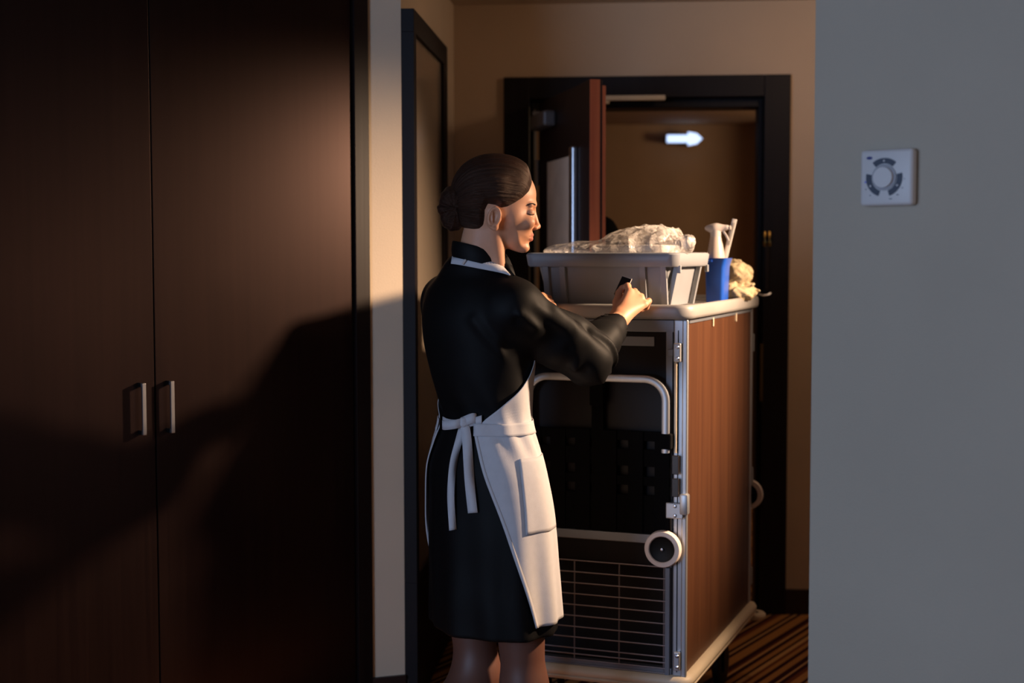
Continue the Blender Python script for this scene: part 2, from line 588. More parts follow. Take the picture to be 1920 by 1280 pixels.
# leaf, hinged on the left post and swung toward the room
lf_ang = math.radians(-74)
hinge = Vector((-0.425, -0.03, 0))
LM = Matrix.Translation(hinge) @ Matrix.Rotation(lf_ang, 4, 'Z')
def lbox(name, x0, x1, y0, y1, z0, z1, m, bev=0.002, parent=dr):
    return MB().box(x0, x1, y0, y1, z0, z1, bev, M=LM).build(name, m, parent)
LW = 0.80
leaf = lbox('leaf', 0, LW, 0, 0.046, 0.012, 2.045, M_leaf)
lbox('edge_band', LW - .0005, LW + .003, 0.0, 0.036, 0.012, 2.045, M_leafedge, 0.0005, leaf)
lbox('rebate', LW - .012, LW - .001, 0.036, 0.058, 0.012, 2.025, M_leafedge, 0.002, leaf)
# notice panel with bright edge strip on the visible face
pn = lbox('notice_panel', 0.20, 0.62, -0.012, 0.0, 1.40, 1.80, mat('notice_face', (222, 212, 200), 0.5, 0.0), 0.002)
lbox('edge_strip', 0.585, 0.635, -0.022, 0.0, 1.395, 1.83, M_chrome, 0.006, pn)
tag(pn, 'taupe notice panel with bright metal edge')
cl = lbox('closer_body', 0.05, 0.30, -0.05, 0.0, 1.93, 1.99, M_alud, 0.01)
lbox('closer_cap', 0.035, 0.05, -0.045, -0.005, 1.935, 1.985, M_chrome, 0.004, cl)
mb = MB(); mb.box(-0.45, -0.40, -0.05, -.02, 1.995, 2.012, 0.003)
mb.build('closer_arm', M_alu, dr)
MB().box(-0.20, 0.075, -0.045, -0.02, 2.052, 2.072, 0.003).build('closer_track', M_cream, dr)
MB().box(-0.20, -0.145, -0.04, -0.025, 2.04, 2.052, 0.002).build('track_end', M_cream, dr)
for z in (0.25, 1.1, 1.72):
    MB().cyl((-0.432, -0.035, z), (-0.432, -0.035, z + .1), 0.010, n=12).build('hinge', M_chrome, dr)
# brass guard on the right post, with a braided cord
gx = s_of_u(1437, -.03)
g = MB()
for dx in (-0.009, 0.009):
    g.tube([(gx + dx, -.034, 1.478), (gx + dx, -.04, 1.49), (gx + dx, -.04, 1.52), (gx + dx, -.034, 1.532)], 0.0065)
gd = g.build('door_guard', M_brass, dr, True)
mb = MB()
for k in range(3):
    mb.tube([(gx + .001 + .005 * math.cos(i * .7 + k * 2.1), -.034 + .004 * math.sin(i * .7 + k * 2.1), 1.48 - i * .0065) for i in range(28)], 0.0035, 6)
mb.build('cord', mat('braided_cord', (44, 32, 28), 0.8), gd, True)
mb = MB(); mb.tube([(gx - .034, -.045, 1.288), (gx - .015, -.05, 1.283), (gx + .004, -.05, 1.285), (gx + .016, -.045, 1.292)], 0.003, 6)
mb.build('tag_hook', M_chrome, gd, True)
MB().box(s_of_u(1427, -.03), s_of_u(1432, -.03), -.026, -.02, 0.86, 1.09, 0.001).build('strike_plate', mat('dull_brass', (110, 92, 60), .5, .8), dr)

# ------------------------------------------------------------------ corridor arrow sign (lit)
ap = at(1284, 261.5, 8.5)
sg = tag(empty('exit_sign', ap), 'glowing white-blue arrow sign in the corridor beyond the door', 'sign')
pts = [(-.105, -.022), (.02, -.022), (.02, -.04), (.072, -.03), (.104, 0), (.072, .03), (.02, .04), (.02, .022), (-.105, .022)]
MB().prism(pts, 0.02, Matrix.Rotation(PI / 2, 4, 'X')).build('arrow', M_arrow, sg)
MB().prism([(x * .97, y * .95) for x, y in pts], 0.09, Matrix.Translation((0, .091, 0)) @ Matrix.Rotation(PI / 2, 4, 'X')).build('housing', M_frame, sg)

# ------------------------------------------------------------------ wardrobe
WM = Matrix.Translation(P2) @ Matrix.Rotation(WA, 4, 'Z')       # local x along the front (right end at 0), -y toward the room
def w_x(u, y=0.0):
    k = (u - 960) / FPX
    p = WM @ Vector((0, y, 0)); d = (WM.to_3x3() @ Vector((1, 0, 0)))
    return (k * p.y - p.x) / (d.x - k * d.y)
wd = empty('wardrobe', P2, WA)
tag(wd, 'tall dark brown built-in wardrobe with two doors and slim metal handles', 'wardrobe')
xg, xr = w_x(288), w_x(662)
xl = 2 * xg - xr
def wbox(name, x0, x1, y0, y1, z0, z1, m, bev=0.0, parent=wd):
    return MB().box(x0, x1, y0, y1, z0, z1, bev).build(name, m, parent)
wbox('side_post', xr + .004, 0.0, -0.012, 0.08, 0, CEIL - .004, M_casing, 0.002)
wbox('body', xl - .06, xr + .003, 0.03, 0.5, 0.0, CEIL - .004, M_casing)
wbox('side_post', xl - .06, xl - .003, -0.012, 0.03, 0, CEIL - .004, M_casing, 0.002)
wbox('plinth', xl, xr, 0.012, 0.03, 0.0, 0.075, M_casing)
d1 = wbox('door', xl, xg - .0018, 0.0, 0.021, 0.08, 2.42, M_wardrobe, 0.0015)
d2 = wbox('door', xg + .0018, xr, 0.0, 0.021, 0.08, 2.42, M_wardrobe, 0.0015)
for d, u, v0, v1 in ((d1, 266, 716, 813), (d2, 319.5, 712, 809)):
    x = w_x(u, -.03)
    q = WM @ Vector((x, -.03, 0))
    z0, z1 = at(u, v1, q.y).z, at(u, v0, q.y).z
    m = MB()
    m.box(x - .0055, x + .0055, -.036, -.026, z0, z1, .0015)
    for z in (z0, z1 - .011):
        m.box(x - .0055, x + .0055, -.027, .001, z, z + .011)
    ho = tag(m.build('handle', M_chrome, d), 'slim metal bar handle')
    ho.data.materials.append(M_blackpl)
    for p in ho.data.polygons:
        if p.center.y > -.0265: p.material_index = 1

# ------------------------------------------------------------------ mirror on the entrance's left wall
TF = t_of_u(836, S_L + .03)
mir = empty('wall_mirror', CO, -CA)
tag(mir, 'tall dark framed mirror on the left wall of the entrance', 'mirror')
zt = at(767, 15, cor(S_L, T_L).y).z
T0 = T_L + 0.002
def mbox(name, y0, y1, z0, z1, m, d=.032):
    return MB().box(S_L, S_L + d, y0, y1, z0, z1, 0.001).build(name, m, mir)
fd = s_of_u(779, T_L) - S_L
mbox('frame_rail', T0, TF, zt - .07, zt, M_frame, fd)
mbox('frame_rail', T0, TF, 0.02, 0.42, M_frame, fd)
mbox('frame_stile', T0, T0 + .05, 0.42, zt - .07, M_frame, fd)
mbox('frame_stile', TF - .10, TF, 0.42, zt - .07, M_frame, fd)
mbox('glass', T0 + .05, TF - .10, 0.42, zt - .07, M_mirror, fd - .012)

# ------------------------------------------------------------------ thermostat
def rw(u, v, off=0.0):                       # point of the right wall seen at (u, v)
    k = (u - 960) / FPX
    o = C0 + RN * off
    s = (k * o.y - o.x) / (RD.x - k * RD.y)
    p = o + RD * s
    return at(u, v, p.y)
tp = rw(1663, 335, 0.02) - RN * 0.02
th = empty('thermostat', tp, -RB)
tag(th, 'white square thermostat with round dial on the grey wall', 'thermostat')
hs = 52 / FPX * tp.y
MB().box(-hs, hs, -.024, 0, -hs, hs, .007, 3).build('body', M_thermo, th, True, 50)
def disc(name, r, y0, y1, m, x=0, z=0, parent=th, n=40):
    return MB().cyl((x, y0, z), (x, y1, z), r, n=n).build(name, m, parent, True, 40)
cx, cz = -.003, 0.0
disc('dial_ring', .0252, -.024, -.0265, mat('dial_grey', (150, 150, 156), .5), cx, cz)
disc('dial_knob', .0196, -.0265, -.033, M_thermo, cx, cz)
for a0, a1 in ((50, 130), (168, 252), (-72, 12)):
    ring = []
    nn = 14
    for i in range(nn + 1):
        a = math.radians(a0 + (a1 - a0) * i / nn)
        ring.append((cx + .0375 * math.cos(a), .0375 * math.sin(a)))
    for i in range(nn, -1, -1):
        a = math.radians(a0 + (a1 - a0) * i / nn)
        ring.append((cx + .0268 * math.cos(a), .0268 * math.sin(a)))
    m = MB(); m.prism(ring, .002, Matrix.Translation((0, -.024, 0)) @ Matrix.Rotation(PI / 2, 4, 'X'))
    m.build('button', M_thermod, th)
    am = math.radians((a0 + a1) / 2)
    MB().box(cx + .032 * math.cos(am) - .0016, cx + .032 * math.cos(am) + .0016, -.0268, -.0259, .032 * math.sin(am) - .0016, .032 * math.sin(am) + .0016).build('button_mark', M_thermo, th)
m = MB(); m.prism([(-.0345 + .0062 * math.cos(i * PI / 10), .0385 + .0030 * math.sin(i * PI / 10)) for i in range(20)], .0006, Matrix.Translation((0, -.024, 0)) @ Matrix.Rotation(PI / 2, 4, 'X'))
tag(m.build('oval_badge', M_blueoval, th), 'small dark blue oval badge')
disc('indicator_light', .0022, -.024, -.0248, M_led, -.042, -.008, n=16)
for x, z, l in ((-.041, -.022, .0026), (-.032, -.034, .0026), (.0105, -.0415, .006), (.025, -.034, .005), (.0345, -.021, .003), (.0385, -.004, .0016)):
    MB().box(x - l / 2, x + l / 2, -.0245, -.0238, z - .0009, z + .0009).build('scale_mark', M_thermom, th)

# ------------------------------------------------------------------ housekeeping cart
CR = math.radians(21)
CW, CL = 0.50, 0.92
E1, E2 = Vector((math.cos(CR), -math.sin(CR), 0)), Vector((math.sin(CR), math.cos(CR), 0))
CC = Vector(((1287 - 960) / FPX * 3.9, 3.9, 0))               # front right corner
CF = CC - E1 * CW                                              # front left corner = origin of the cart frame
KM = Matrix.Translation(CF) @ Matrix.Rotation(-CR, 4, 'Z')
KMI = KM.inverted()
HB, HT = 0.252, 1.268


def kxy(u, v, yl=0.0):                                         # cart-local (x, z) on the plane y_local = yl
    k = (u - 960) / FPX
    o = CF + E2 * yl
    s = (k * o.y - o.x) / (E1.x - k * E1.y)
    p = o + E1 * s
    return s, at(u, v, p.y).z


cart = empty('housekeeping_cart', CF, -CR)
tag(cart, 'tall wood-panelled housekeeping cart with grey tray top and wire grille', 'cart')
def kbox(name, x0, x1, y0, y1, z0, z1, m, bev=0.0, parent=cart, smooth=False):
    return MB().box(x0, x1, y0, y1, z0, z1, bev).build(name, m, parent, smooth)


def rrect(x0, x1, y0, y1, r, n=6):
    pts = []
    for cx_, cy_, a0 in ((x1 - r, y1 - r, 0), (x0 + r, y1 - r, 90), (x0 + r, y0 + r, 180), (x1 - r, y0 + r, 270)):
        for i in range(n + 1):
            a = math.radians(a0 + 90 * i / n)
            pts.append((cx_ + r * math.cos(a), cy_ + r * math.sin(a)))
    return pts


# tray top: rounded slab with a raised lip
def tray_ring(off, z):
    return [(x, y, z) for x, y in rrect(-.022 + off, CW + .022 - off, -.028 + off, CL + .025 - off, max(.05 - off, .008))]
m = MB()
m.loft([tray_ring(o, z) for o, z in ((.012, HT), (.003, HT + .004), (0, HT + .012), (0, HT + .030), (.003, HT + .038), (.010, HT + .041), (.018, HT + .038), (.022, HT + .028))])
m.build('tray', M_greyplastic, cart, True, 60)
TZ = HT + .028
# posts: extruded profile on every corner
for x, y in ((0, 0), (CW - .035, 0), (0, CL - .035), (CW - .035, CL - .035)):
    kbox('post', x, x + .035, y, y + .035, HB, HT, M_alu, .004)
for dx in (.012,):
    kbox('post_groove', CW - .035 + dx, CW - .035 + dx + .003, -.0006, .001, HB + .03, HT - .03, M_blackpl)
kbox('post_cap', CW - .010, CW + .006, -.005, .010, HB, HT, M_alu, .004)          # outer rounded bead
kbox('inner_rail', CW - .058, CW - .038, .004, .020, HB + .02, HT - .03, M_alud, .002)
kbox('top_rail', .035, CW - .035, .004, .03, HT - .036, HT - .002, M_alud, .002)
kbox('top_rail_side', CW - .012, CW + .002, .035, CL - .035, HT - .012, HT - .001, M_alud)
kbox('front_panel', .035, CW - .058, .016, .024, .60, HT - .038, M_cartdark)
kbox('side_panel', CW - .012, CW - .002, .030, CL - .030, HB + .02, HT - .008, M_cartwood)
kbox('side_panel', .002, .012, .030, CL - .030, HB + .02, HT - .008, M_cartwood)
kbox('back_panel', .03, CW - .03, CL - .02, CL - .01, HB + .02, HT - .008, M_cartdark)
kbox('deck', .004, CW - .004, .004, CL - .004, HB + .012, HB + .026, M_interior)
kbox('bottom_rail', .035, CW - .035, -.004, .02, HB + .022, HB + .040, M_alud, .002)
kbox('shelf', .014, CW - .014, .03, CL - .025, .585, .60, M_interior)
kbox('inner_wall', .014, CW - .03, .10, .11, HB + .02, .585, M_interior)
# label plate
x0, z0 = kxy(1163, 648, .016); x1, z1 = kxy(1228, 632, .016)
kbox('label_plate', x0, x1, .012, .016, z0, z1, M_alud, .0006)
# white clips under the tray on the right side
for u in (1337, 1380):
    k = (u - 960) / FPX
    o = CF + E1 * (CW + .0)
    s = (k * o.y - o.x) / (E2.x - k * E2.y)
    kbox('panel_clip', CW - .003, CW + .003, s - .004, s + .004, HT - .034, HT - .008, M_cream, .001)
# bag frame: flat tube bent down on the right (and left)
yb = -.022
xr_, zr_ = kxy(1255, 850, yb)
zt_ = kxy(1150, 709, yb)[1]
path = []
xr_ -= .008
path.append((xr_, yb, zr_))
cr = .060
for i in range(9):
    a = math.radians(0 + 90 * i / 8)
    path.append((xr_ - cr + cr * math.cos(a), yb, zt_ - cr + cr * math.sin(a)))
for i in range(9):
    a = math.radians(90 + 90 * i / 8)
    path.append((.045 + cr + cr * math.cos(a), yb, zt_ - cr + cr * math.sin(a)))
path.append((.045, yb, zr_))
sec = [(-.010, -.008), (-.006, -.0105), (.006, -.0105), (.010, -.008), (.010, .008), (.006, .0105), (-.006, .0105), (-.010, .008)]
m = MB(); m.sweep(path, sec, up=(0, -1, 0)); m.build('bag_frame', M_alu, cart, True, 50)
# black sleeves on the frame and the hanging webbing basket
for u0, u1, v0, v1 in ((1240, 1262, 842, 814), (1108, 1134, 760, 697)):
    xa, za = kxy(u0, v0, yb); xb, zb = kxy(u1, v1, yb)
    kbox('sleeve', xa, xb, yb - .014, yb + .014, za, zb, M_blackfab, .004)
def zk(v): return kxy(1215, v, -.01)[1]
zbot = zk(1001)
for u in (1000, 1046, 1093, 1143, 1193, 1243):
    xa = kxy(u - 14, 900, -.012)[0]; xb = kxy(u + 14, 900, -.012)[0]
    kbox('webbing_strap', xa, xb, -.014, -.009, zbot, zk(810), M_blackfab, .001)
xa = kxy(1110, 800, -.01)[0]; xb = kxy(1132, 800, -.01)[0]
kbox('webbing_strap', xa, xb, -.012, -.006, zbot, zk(703), M_blackfab, .001)
for v0, v1 in ((828, 810), (876, 844), (912, 895), (1001, 930)):
    xa = kxy(975, v0, -.006)[0]; xb = kxy(1258, v1, -.006)[0]
    kbox('webbing_band', xa, xb, -.0085, -.003, zk(v0), zk(v1), M_blackfab, .001)
# crossbar below the basket
xa, za = kxy(1228, 1020, -.01); zb = kxy(1228, 1003, -.01)[1]
kbox('crossbar', .03, CW - .03, -.014, .004, za, zb, M_alud, .002)
kbox('lower_panel', .035, CW - .058, .010, .018, kxy(1240, 1064, .01)[1], za, M_cartdark)
# wire grille: every wire a part
gx0, gx1 = .040, CW - .052
zs_top = kxy(1252, 1064, 0)[1]
zs_bot = kxy(1252, 1268, 0)[1]
hz = [1064, 1086, 1107, 1128, 1149, 1170, 1191, 1211, 1232, 1243, 1253.5, 1263, 1271]
for v in hz:
    z = kxy(1250, v, -.004)[1]
    MB().cyl((gx0, -.006, z), (gx1, -.006, z), .0021, n=8).build('grille_wire', M_wire, cart, True)
for u in (1078, 1163, 1248):
    x = kxy(u, 1150, -.002)[0]
    MB().cyl((x, -.002, zs_bot), (x, -.002, zs_top), .0024, n=8).build('grille_upright', M_wire, cart, True)
MB().cyl((.045, -.002, zs_bot), (.045, -.002, zs_top), .0024, n=8).build('grille_upright', M_wire, cart, True)
# gate rail next to the post and the thin rod
kbox('gate_rail', CW - .055, CW - .040, -.008, .006, HB + .01, zs_top, M_alud, .002)
xa, za = kxy(1268, 850, -.012); zb = kxy(1268, 672, -.012)[1]
MB().cyl((xa, -.010, za), (xa, -.010, zb), .004, n=10).build('latch_rod', M_cream, cart, True)


def bracket(u, v, w_, h_, name='bracket'):
    x, z = kxy(u, v, -.012)
    b = kbox(name, x - w_ / 2, x + w_ / 2, -.020, .002, z - h_ / 2, z + h_ / 2, M_alu, .003)
    for dz in (-.3, .3):
        MB().lathe([(0, .004), (.004, .003), (.0055, 0)], 12, Matrix.Translation((x + .002, -.020, z + dz * h_)) @ Matrix.Rotation(PI / 2, 4, 'X')).build('screw', M_chrome, b, True)
    return b
bracket(1271, 662, .020, .052)
bracket(1273, 1240, .018, .052)
b = bracket(1268, 958, .050, .044)
x, z = kxy(1285, 946, -.014)
MB().box(x - .012, x + .012, -.022, .006, z - .030, z + .028, .005).build('bracket_clamp', M_alu, b, True)
kbox('latch_tab', kxy(1252, 663, -.01)[0], kxy(1263, 663, -.01)[0], -.010, -.004, kxy(1255, 669, -.01)[1], kxy(1255, 655, -.01)[1], M_alud, .002)
# folded hinge brackets at the basket's right edge
for v0, v1 in ((890, 855), (932, 898)):
    xa, za = kxy(1262, v0, -.014); xb, zb = kxy(1275, v1, -.014)
    kbox('fold_plate', xa, xb, -.018, -.012, za, zb, mat('fold_plate_black', (40, 34, 34), .4), .002)


def roller(px, pz, R, M4, name='corner_roller'):
    r_ = empty(name); r_.parent = cart
    tire = MB().lathe([(R * .69, .000), (R * .97, .000), (R, .006), (R, .018), (R * .95, .026), (R * .74, .027), (R * .69, .024), (R * .68, .012)], 40, M4)
    t = tire.build('roller_tire', M_wheelwhite, r_, True, 50)
    MB().lathe([(0, .021), (R * .55, .021), (R * .69, .024), (R * .69, .000)], 40, M4).build('roller_hub', M_blackpl, r_, True, 50)
    MB().lathe([(0, .028), (.0035, .0275), (.006, .024), (.006, .018)], 14, M4).build('roller_screw', M_chrome, r_, True)
    return r_


x, z = kxy(1245, 1030, -.03)
RR = 35 / FPX * 3.93
roller(x, z, RR, Matrix.Translation((x, -.014, z)) @ Matrix.Rotation(PI / 2, 4, 'X'))
# its twin on the far end
roller(CW - .018, z, RR, Matrix.Translation((CW - .018, CL + .014, z)) @ Matrix.Rotation(-PI / 2, 4, 'X'))
for zz in (1.15, .70, .36):
    kbox('edge_hinge', CW - .010, CW + .004, CL - .004, CL + .008, zz - .03, zz + .03, M_alu, .003)
# bumper rail round the deck
def bump_ring(off, z):
    return [(x_, y_, z) for x_, y_ in rrect(-off, CW + off, -off, CL + off, .02 + off)]
m = MB()
m.loft([bump_ring(o, z_) for o, z_ in ((.000, HB - .020), (.018, HB - .018), (.022, HB - .010), (.017, HB - .006), (.023, HB - .002), (.024, HB + .008), (.018, HB + .018), (.006, HB + .022), (.0, HB + .022))], True, True, True)
m.build('bumper', M_cream, cart, True, 60)
# castors and far corner disc
for x_, y_ in ((.08, .10), (CW - .08, .26), (.08, CL - .12), (CW - .08, CL - .12)):
    c = empty('castor'); c.parent = cart
    MB().cyl((x_, y_, HB - .02), (x_, y_, HB - .05), .03, n=18).build('swivel', M_blackpl, c, True)
    MB().box(x_ - .022, x_ - .017, y_ - .02, y_ + .035, .06, HB - .045, .002).build('fork', M_blackpl, c)
    MB().box(x_ + .017, x_ + .022, y_ - .02, y_ + .035, .06, HB - .045, .002).build('fork', M_blackpl, c)
    MB().lathe([(0, -.014), (.07, -.014), (.08, -.008), (.08, .008), (.07, .014), (0, .014)], 28, Matrix.Translation((x_, y_ + .02, .08)) @ Matrix.Rotation(PI / 2, 4, 'Y')).build('wheel', M_blackpl, c, True, 50)
for x_, y_ in ((CW + .004, CL + .028), (-.004, CL + .028)):
    MB().lathe([(.018, -.012), (.036, -.012), (.042, -.006), (.042, .004), (.036, .010), (.018, .010), (.018, -.012)], 28, Matrix.Translation((x_, y_, HB - .032))).build('corner_bumper', M_cream, cart, True, 50)

# ------------------------------------------------------------------ storage bin on the cart
bn = empty('storage_bin', KM @ Vector((0, 0, TZ)), -CR)
tag(bn, 'grey plastic storage bin with wide rim standing on the cart top', 'bin')
bx0, bx1, by0, by1 = .018, CW - .030, .020, .415
BH = 1.452 - TZ
def bin_ring(ins, z, r=.03):
    return [(x_, y_, z) for x_, y_ in rrect(bx0 + ins, bx1 - ins, by0 + ins, by1 - ins, r)]
m = MB()
m.loft([bin_ring(i, z_) for i, z_ in ((.056, .001), (.050, .004), (.022, BH - .012), (.026, BH - .012), (.054, .007), (.058, .006))], True, True, True)
m.build('body', M_bin, bn, True, 40)
m = MB()
m.loft([bin_ring(i, z_) for i, z_ in ((.006, BH - .040), (.002, BH - .036), (-.002, BH - .006), (.002, BH - .001), (.010, BH), (.022, BH - .002), (.025, BH - .012), (.020, BH - .012), (.010, BH - .007), (.006, BH - .012), (.008, BH - .040), (.006, BH - .040))], True, False, False)
m.build('rim', M_bin, bn, True, 50)
# corner ribs standing proud of the tapered walls
def rib(x_, y_, nx, ny):
    mm = MB()
    a = Vector((x_, y_, 0)); n = Vector((nx, ny, 0)); t_ = Vector((-ny, nx, 0))
    lo, hi = a - n * .046, a - n * .020
    w_ = .008
    mm.loft([[lo - t_ * w_ + Vector((0, 0, .004)), lo + t_ * w_ + Vector((0, 0, .004)), lo + t_ * w_ + n * .012 + Vector((0, 0, .004)), lo - t_ * w_ + n * .012 + Vector((0, 0, .004))],
             [hi - t_ * w_ + Vector((0, 0, BH - .016)), hi + t_ * w_ + Vector((0, 0, BH - .016)), hi + t_ * w_ + n * .014 + Vector((0, 0, BH - .016)), hi - t_ * w_ + n * .014 + Vector((0, 0, BH - .016))]])
    return mm.build('rib', M_bin, bn)
rib(bx1 - .105, by0, 0, -1); rib(bx1 - .045, by0, 0, -1); rib(bx0 + .06, by0, 0, -1); rib(bx0 + .11, by0, 0, -1)
rib(bx1, by0 + .06, 1, 0); rib(bx1, by1 - .07, 1, 0)
for y_ in (by0 + .035, by1 - .03):
    MB().box(bx1 - .010, bx1 + .001, y_ - .006, y_ + .006, BH - .058, BH - .036, .002).build('clip_tab', M_bin, bn)

# ------------------------------------------------------------------ implicit surfaces (surface nets)
def surface_nets(groups, h, k=0.012, B=16):
    """groups: list of (fn(P)->d, lo, hi). Returns verts, quads of the smooth union's zero set."""
    lo = np.min([g[1] for g in groups], axis=0) - 2 * h
    hi = np.max([g[2] for g in groups], axis=0) + 2 * h
    n = np.ceil((hi - lo) / h / B).astype(int)
    ax = np.arange(-1, B + 1)
    GX, GY, GZ = np.meshgrid(ax, ax, ax, indexing='ij')
    base = np.stack([GX.ravel(), GY.ravel(), GZ.ravel()], 1)
    vid, vpos, quads = [], [], []
    S = 1 << 20
    half = B * h / 2

    def field(P, gs):
        d = None
        for g in gs:
            e = g[0](P)
            if d is None:
                d = e
            else:
                q = np.maximum(k - np.abs(d - e), 0) / k
                d = np.minimum(d, e) - q * q * k * 0.25
        return d
    bijk = np.stack(np.meshgrid(*[np.arange(q) for q in n], indexing='ij'), -1).reshape(-1, 3)
    C_ = lo + bijk * B * h + half
    near = np.full(len(C_), 1e9)
    memb = []
    for g in groups:
        ok = np.all(g[1] - h * 3 - k < C_ + half, axis=1) & np.all(g[2] + h * 3 + k > C_ - half, axis=1)
        memb.append(ok)
        if ok.any():
            near[ok] = np.minimum(near[ok], g[0](C_[ok]))
    for bn_ in np.nonzero(np.abs(near) < half * 1.75 * 1.35 + k + 2 * h)[0]:
        gs = [g for g, mm in zip(groups, memb) if mm[bn_]]
        i0 = bijk[bn_] * B
        if True:
            if True:
                I = base + i0
                d = field(lo + I * h, gs).reshape((B + 2,) * 3)
                s = d < 0
                if s.all() or not s.any(): continue
                # cells (B+1)^3, cell (i,j,k) has corners i..i+1
                pos = np.zeros((B + 1, B + 1, B + 1, 3)); cnt = np.zeros((B + 1,) * 3)
                m_ = B + 1
                idx = np.stack(np.meshgrid(np.arange(m_), np.arange(m_), np.arange(m_), indexing='ij'), -1).astype(float)
                for a in range(3):
                    for e0 in (0, 1):
                        for e1 in (0, 1):
                            o0 = [0, 0, 0]; o1 = [0, 0, 0]
                            oth = [q for q in range(3) if q != a]
                            o0[oth[0]] = o1[oth[0]] = e0; o0[oth[1]] = o1[oth[1]] = e1
                            o1[a] = 1
                            d0 = d[o0[0]:o0[0] + m_, o0[1]:o0[1] + m_, o0[2]:o0[2] + m_]
                            d1 = d[o1[0]:o1[0] + m_, o1[1]:o1[1] + m_, o1[2]:o1[2] + m_]
                            x_ = (d0 < 0) != (d1 < 0)
                            t = np.where(x_, d0 / np.where(x_, d0 - d1, 1), 0)
                            for ax_ in range(3):
                                pos[..., ax_] += np.where(x_, idx[..., ax_] + o0[ax_] + (t if ax_ == a else 0), 0)
                            cnt += x_
                act = cnt > 0
                ci = np.argwhere(act)
                pp = pos[act] / cnt[act][:, None]
                gi = ci + i0 + 0                       # +1 shift keeps ids positive
                vid.append((gi[:, 0] * S + gi[:, 1]) * S + gi[:, 2])
                vpos.append(lo + (pp - 1 + i0) * h)
                # quads: edges whose base point is inside this block (local index 1..B)
                for a in range(3):
                    oth = [q for q in range(3) if q != a]
                    sl0 = [slice(1, B + 1)] * 3
                    sl1 = list(sl0); sl1[a] = slice(2, B + 2)
                    if a == 0: A0, A1 = s[1:B + 1, 1:B + 1, 1:B + 1], s[2:B + 2, 1:B + 1, 1:B + 1]
                    elif a == 1: A0, A1 = s[1:B + 1, 1:B + 1, 1:B + 1], s[1:B + 1, 2:B + 2, 1:B + 1]
                    else: A0, A1 = s[1:B + 1, 1:B + 1, 1:B + 1], s[1:B + 1, 1:B + 1, 2:B + 2]
                    e = np.argwhere(A0 != A1) + 1
                    if len(e) == 0: continue
                    inside = s[e[:, 0], e[:, 1], e[:, 2]]
                    def cid(d0, d1):
                        g = e.copy(); g[:, oth[0]] -= d0; g[:, oth[1]] -= d1
                        g = g + i0
                        return (g[:, 0] * S + g[:, 1]) * S + g[:, 2]
                    q = np.stack([cid(1, 1), cid(0, 1), cid(0, 0), cid(1, 0)], 1)
                    flip = inside if a != 1 else ~inside
                    q[~flip] = q[~flip][:, ::-1]
                    quads.append(q)
    vid = np.concatenate(vid); vpos = np.concatenate(vpos); quads = np.concatenate(quads)
    u_, first, = np.unique(vid, return_index=True)
    V = vpos[first]
    Q = np.searchsorted(u_, quads)
    return V, Q


def np_mesh(name, V, Q, material, parent=None, smooth=True):
    me = bpy.data.meshes.new(name)
    me.vertices.add(len(V))
    me.vertices.foreach_set('co', V.astype(np.float32).ravel())
    nq = len(Q)
    me.loops.add(nq * 4)
    me.loops.foreach_set('vertex_index', Q.astype(np.int32).ravel())
    me.polygons.add(nq)
    me.polygons.foreach_set('loop_start', np.arange(0, nq * 4, 4, dtype=np.int32))
    me.polygons.foreach_set('loop_total', np.full(nq, 4, dtype=np.int32))
    me.polygons.foreach_set('use_smooth', np.ones(nq, dtype=bool))
    me.update(calc_edges=True)
    me.validate()
    return link(name, me, material, parent)


def smin(a, b, k):
    h_ = np.maximum(k - np.abs(a - b), 0) / k
    return np.minimum(a, b) - h_ * h_ * k * 0.25


def smax(a, b, k):
    return -smin(-a, -b, k)


def cone(P, a, b, ra, rb):
    a = np.asarray(a, float); b = np.asarray(b, float)
    ab = b - a
    t = np.clip((P - a) @ ab / (ab @ ab), 0, 1)
    q = P - a - t[:, None] * ab
    return np.sqrt((q * q).sum(1)) - (ra + (rb - ra) * t)


def ell(P, c, r, R=None):
    q = P - np.asarray(c, float)
    if R is not None: q = q @ R
    r = np.asarray(r, float)
    k0 = np.sqrt(((q / r) ** 2).sum(1)) + 1e-9
    k1 = np.sqrt(((q / (r * r)) ** 2).sum(1)) + 1e-9
    return k0 * (k0 - 1) / k1


def chain(P, pts, rad, k=0.012):
    d = None
    for i in range(len(pts) - 1):
        e = cone(P, pts[i], pts[i + 1], rad[i], rad[i + 1])
        d = e if d is None else smin(d, e, k)
    return d


def wob(P, f, ph=0.0):                        # cheap smooth 3-D noise from sines, about -1..1
    x_, y_, z_ = P[:, 0] * f, P[:, 1] * f, P[:, 2] * f
    return (np.sin(x_ * 1.0 + 1.7 * np.sin(y_ * 0.9 + ph) + ph) * np.cos(y_ * 1.1 - 1.3 * np.sin(z_ * 0.8 + ph * 2)) + np.sin(z_ * 1.2 + 1.5 * np.cos(x_ * 0.7 - ph)) ) * 0.5


# ------------------------------------------------------------------ the woman
PX = 1 / 762.0                                  # metres per pixel at her depth
HCEN = np.array(at(930, 385, 3.50))
HA = math.radians(7)
HF = np.array([math.cos(HA), math.sin(HA), 0]); HL = np.array([-math.sin(HA), math.cos(HA), 0]); HU = np.array([0, 0, 1.0])
HR = np.stack([HF, HL, HU], 1)                  # local -> world (columns)


def hloc(P): return (P - HCEN) @ HR
def hp(u, v, y=0.0): return np.array([(u - 930) * PX, y, (385 - v) * PX])
def hw(u, v, y=0.0): return HCEN + HR @ hp(u, v, y)


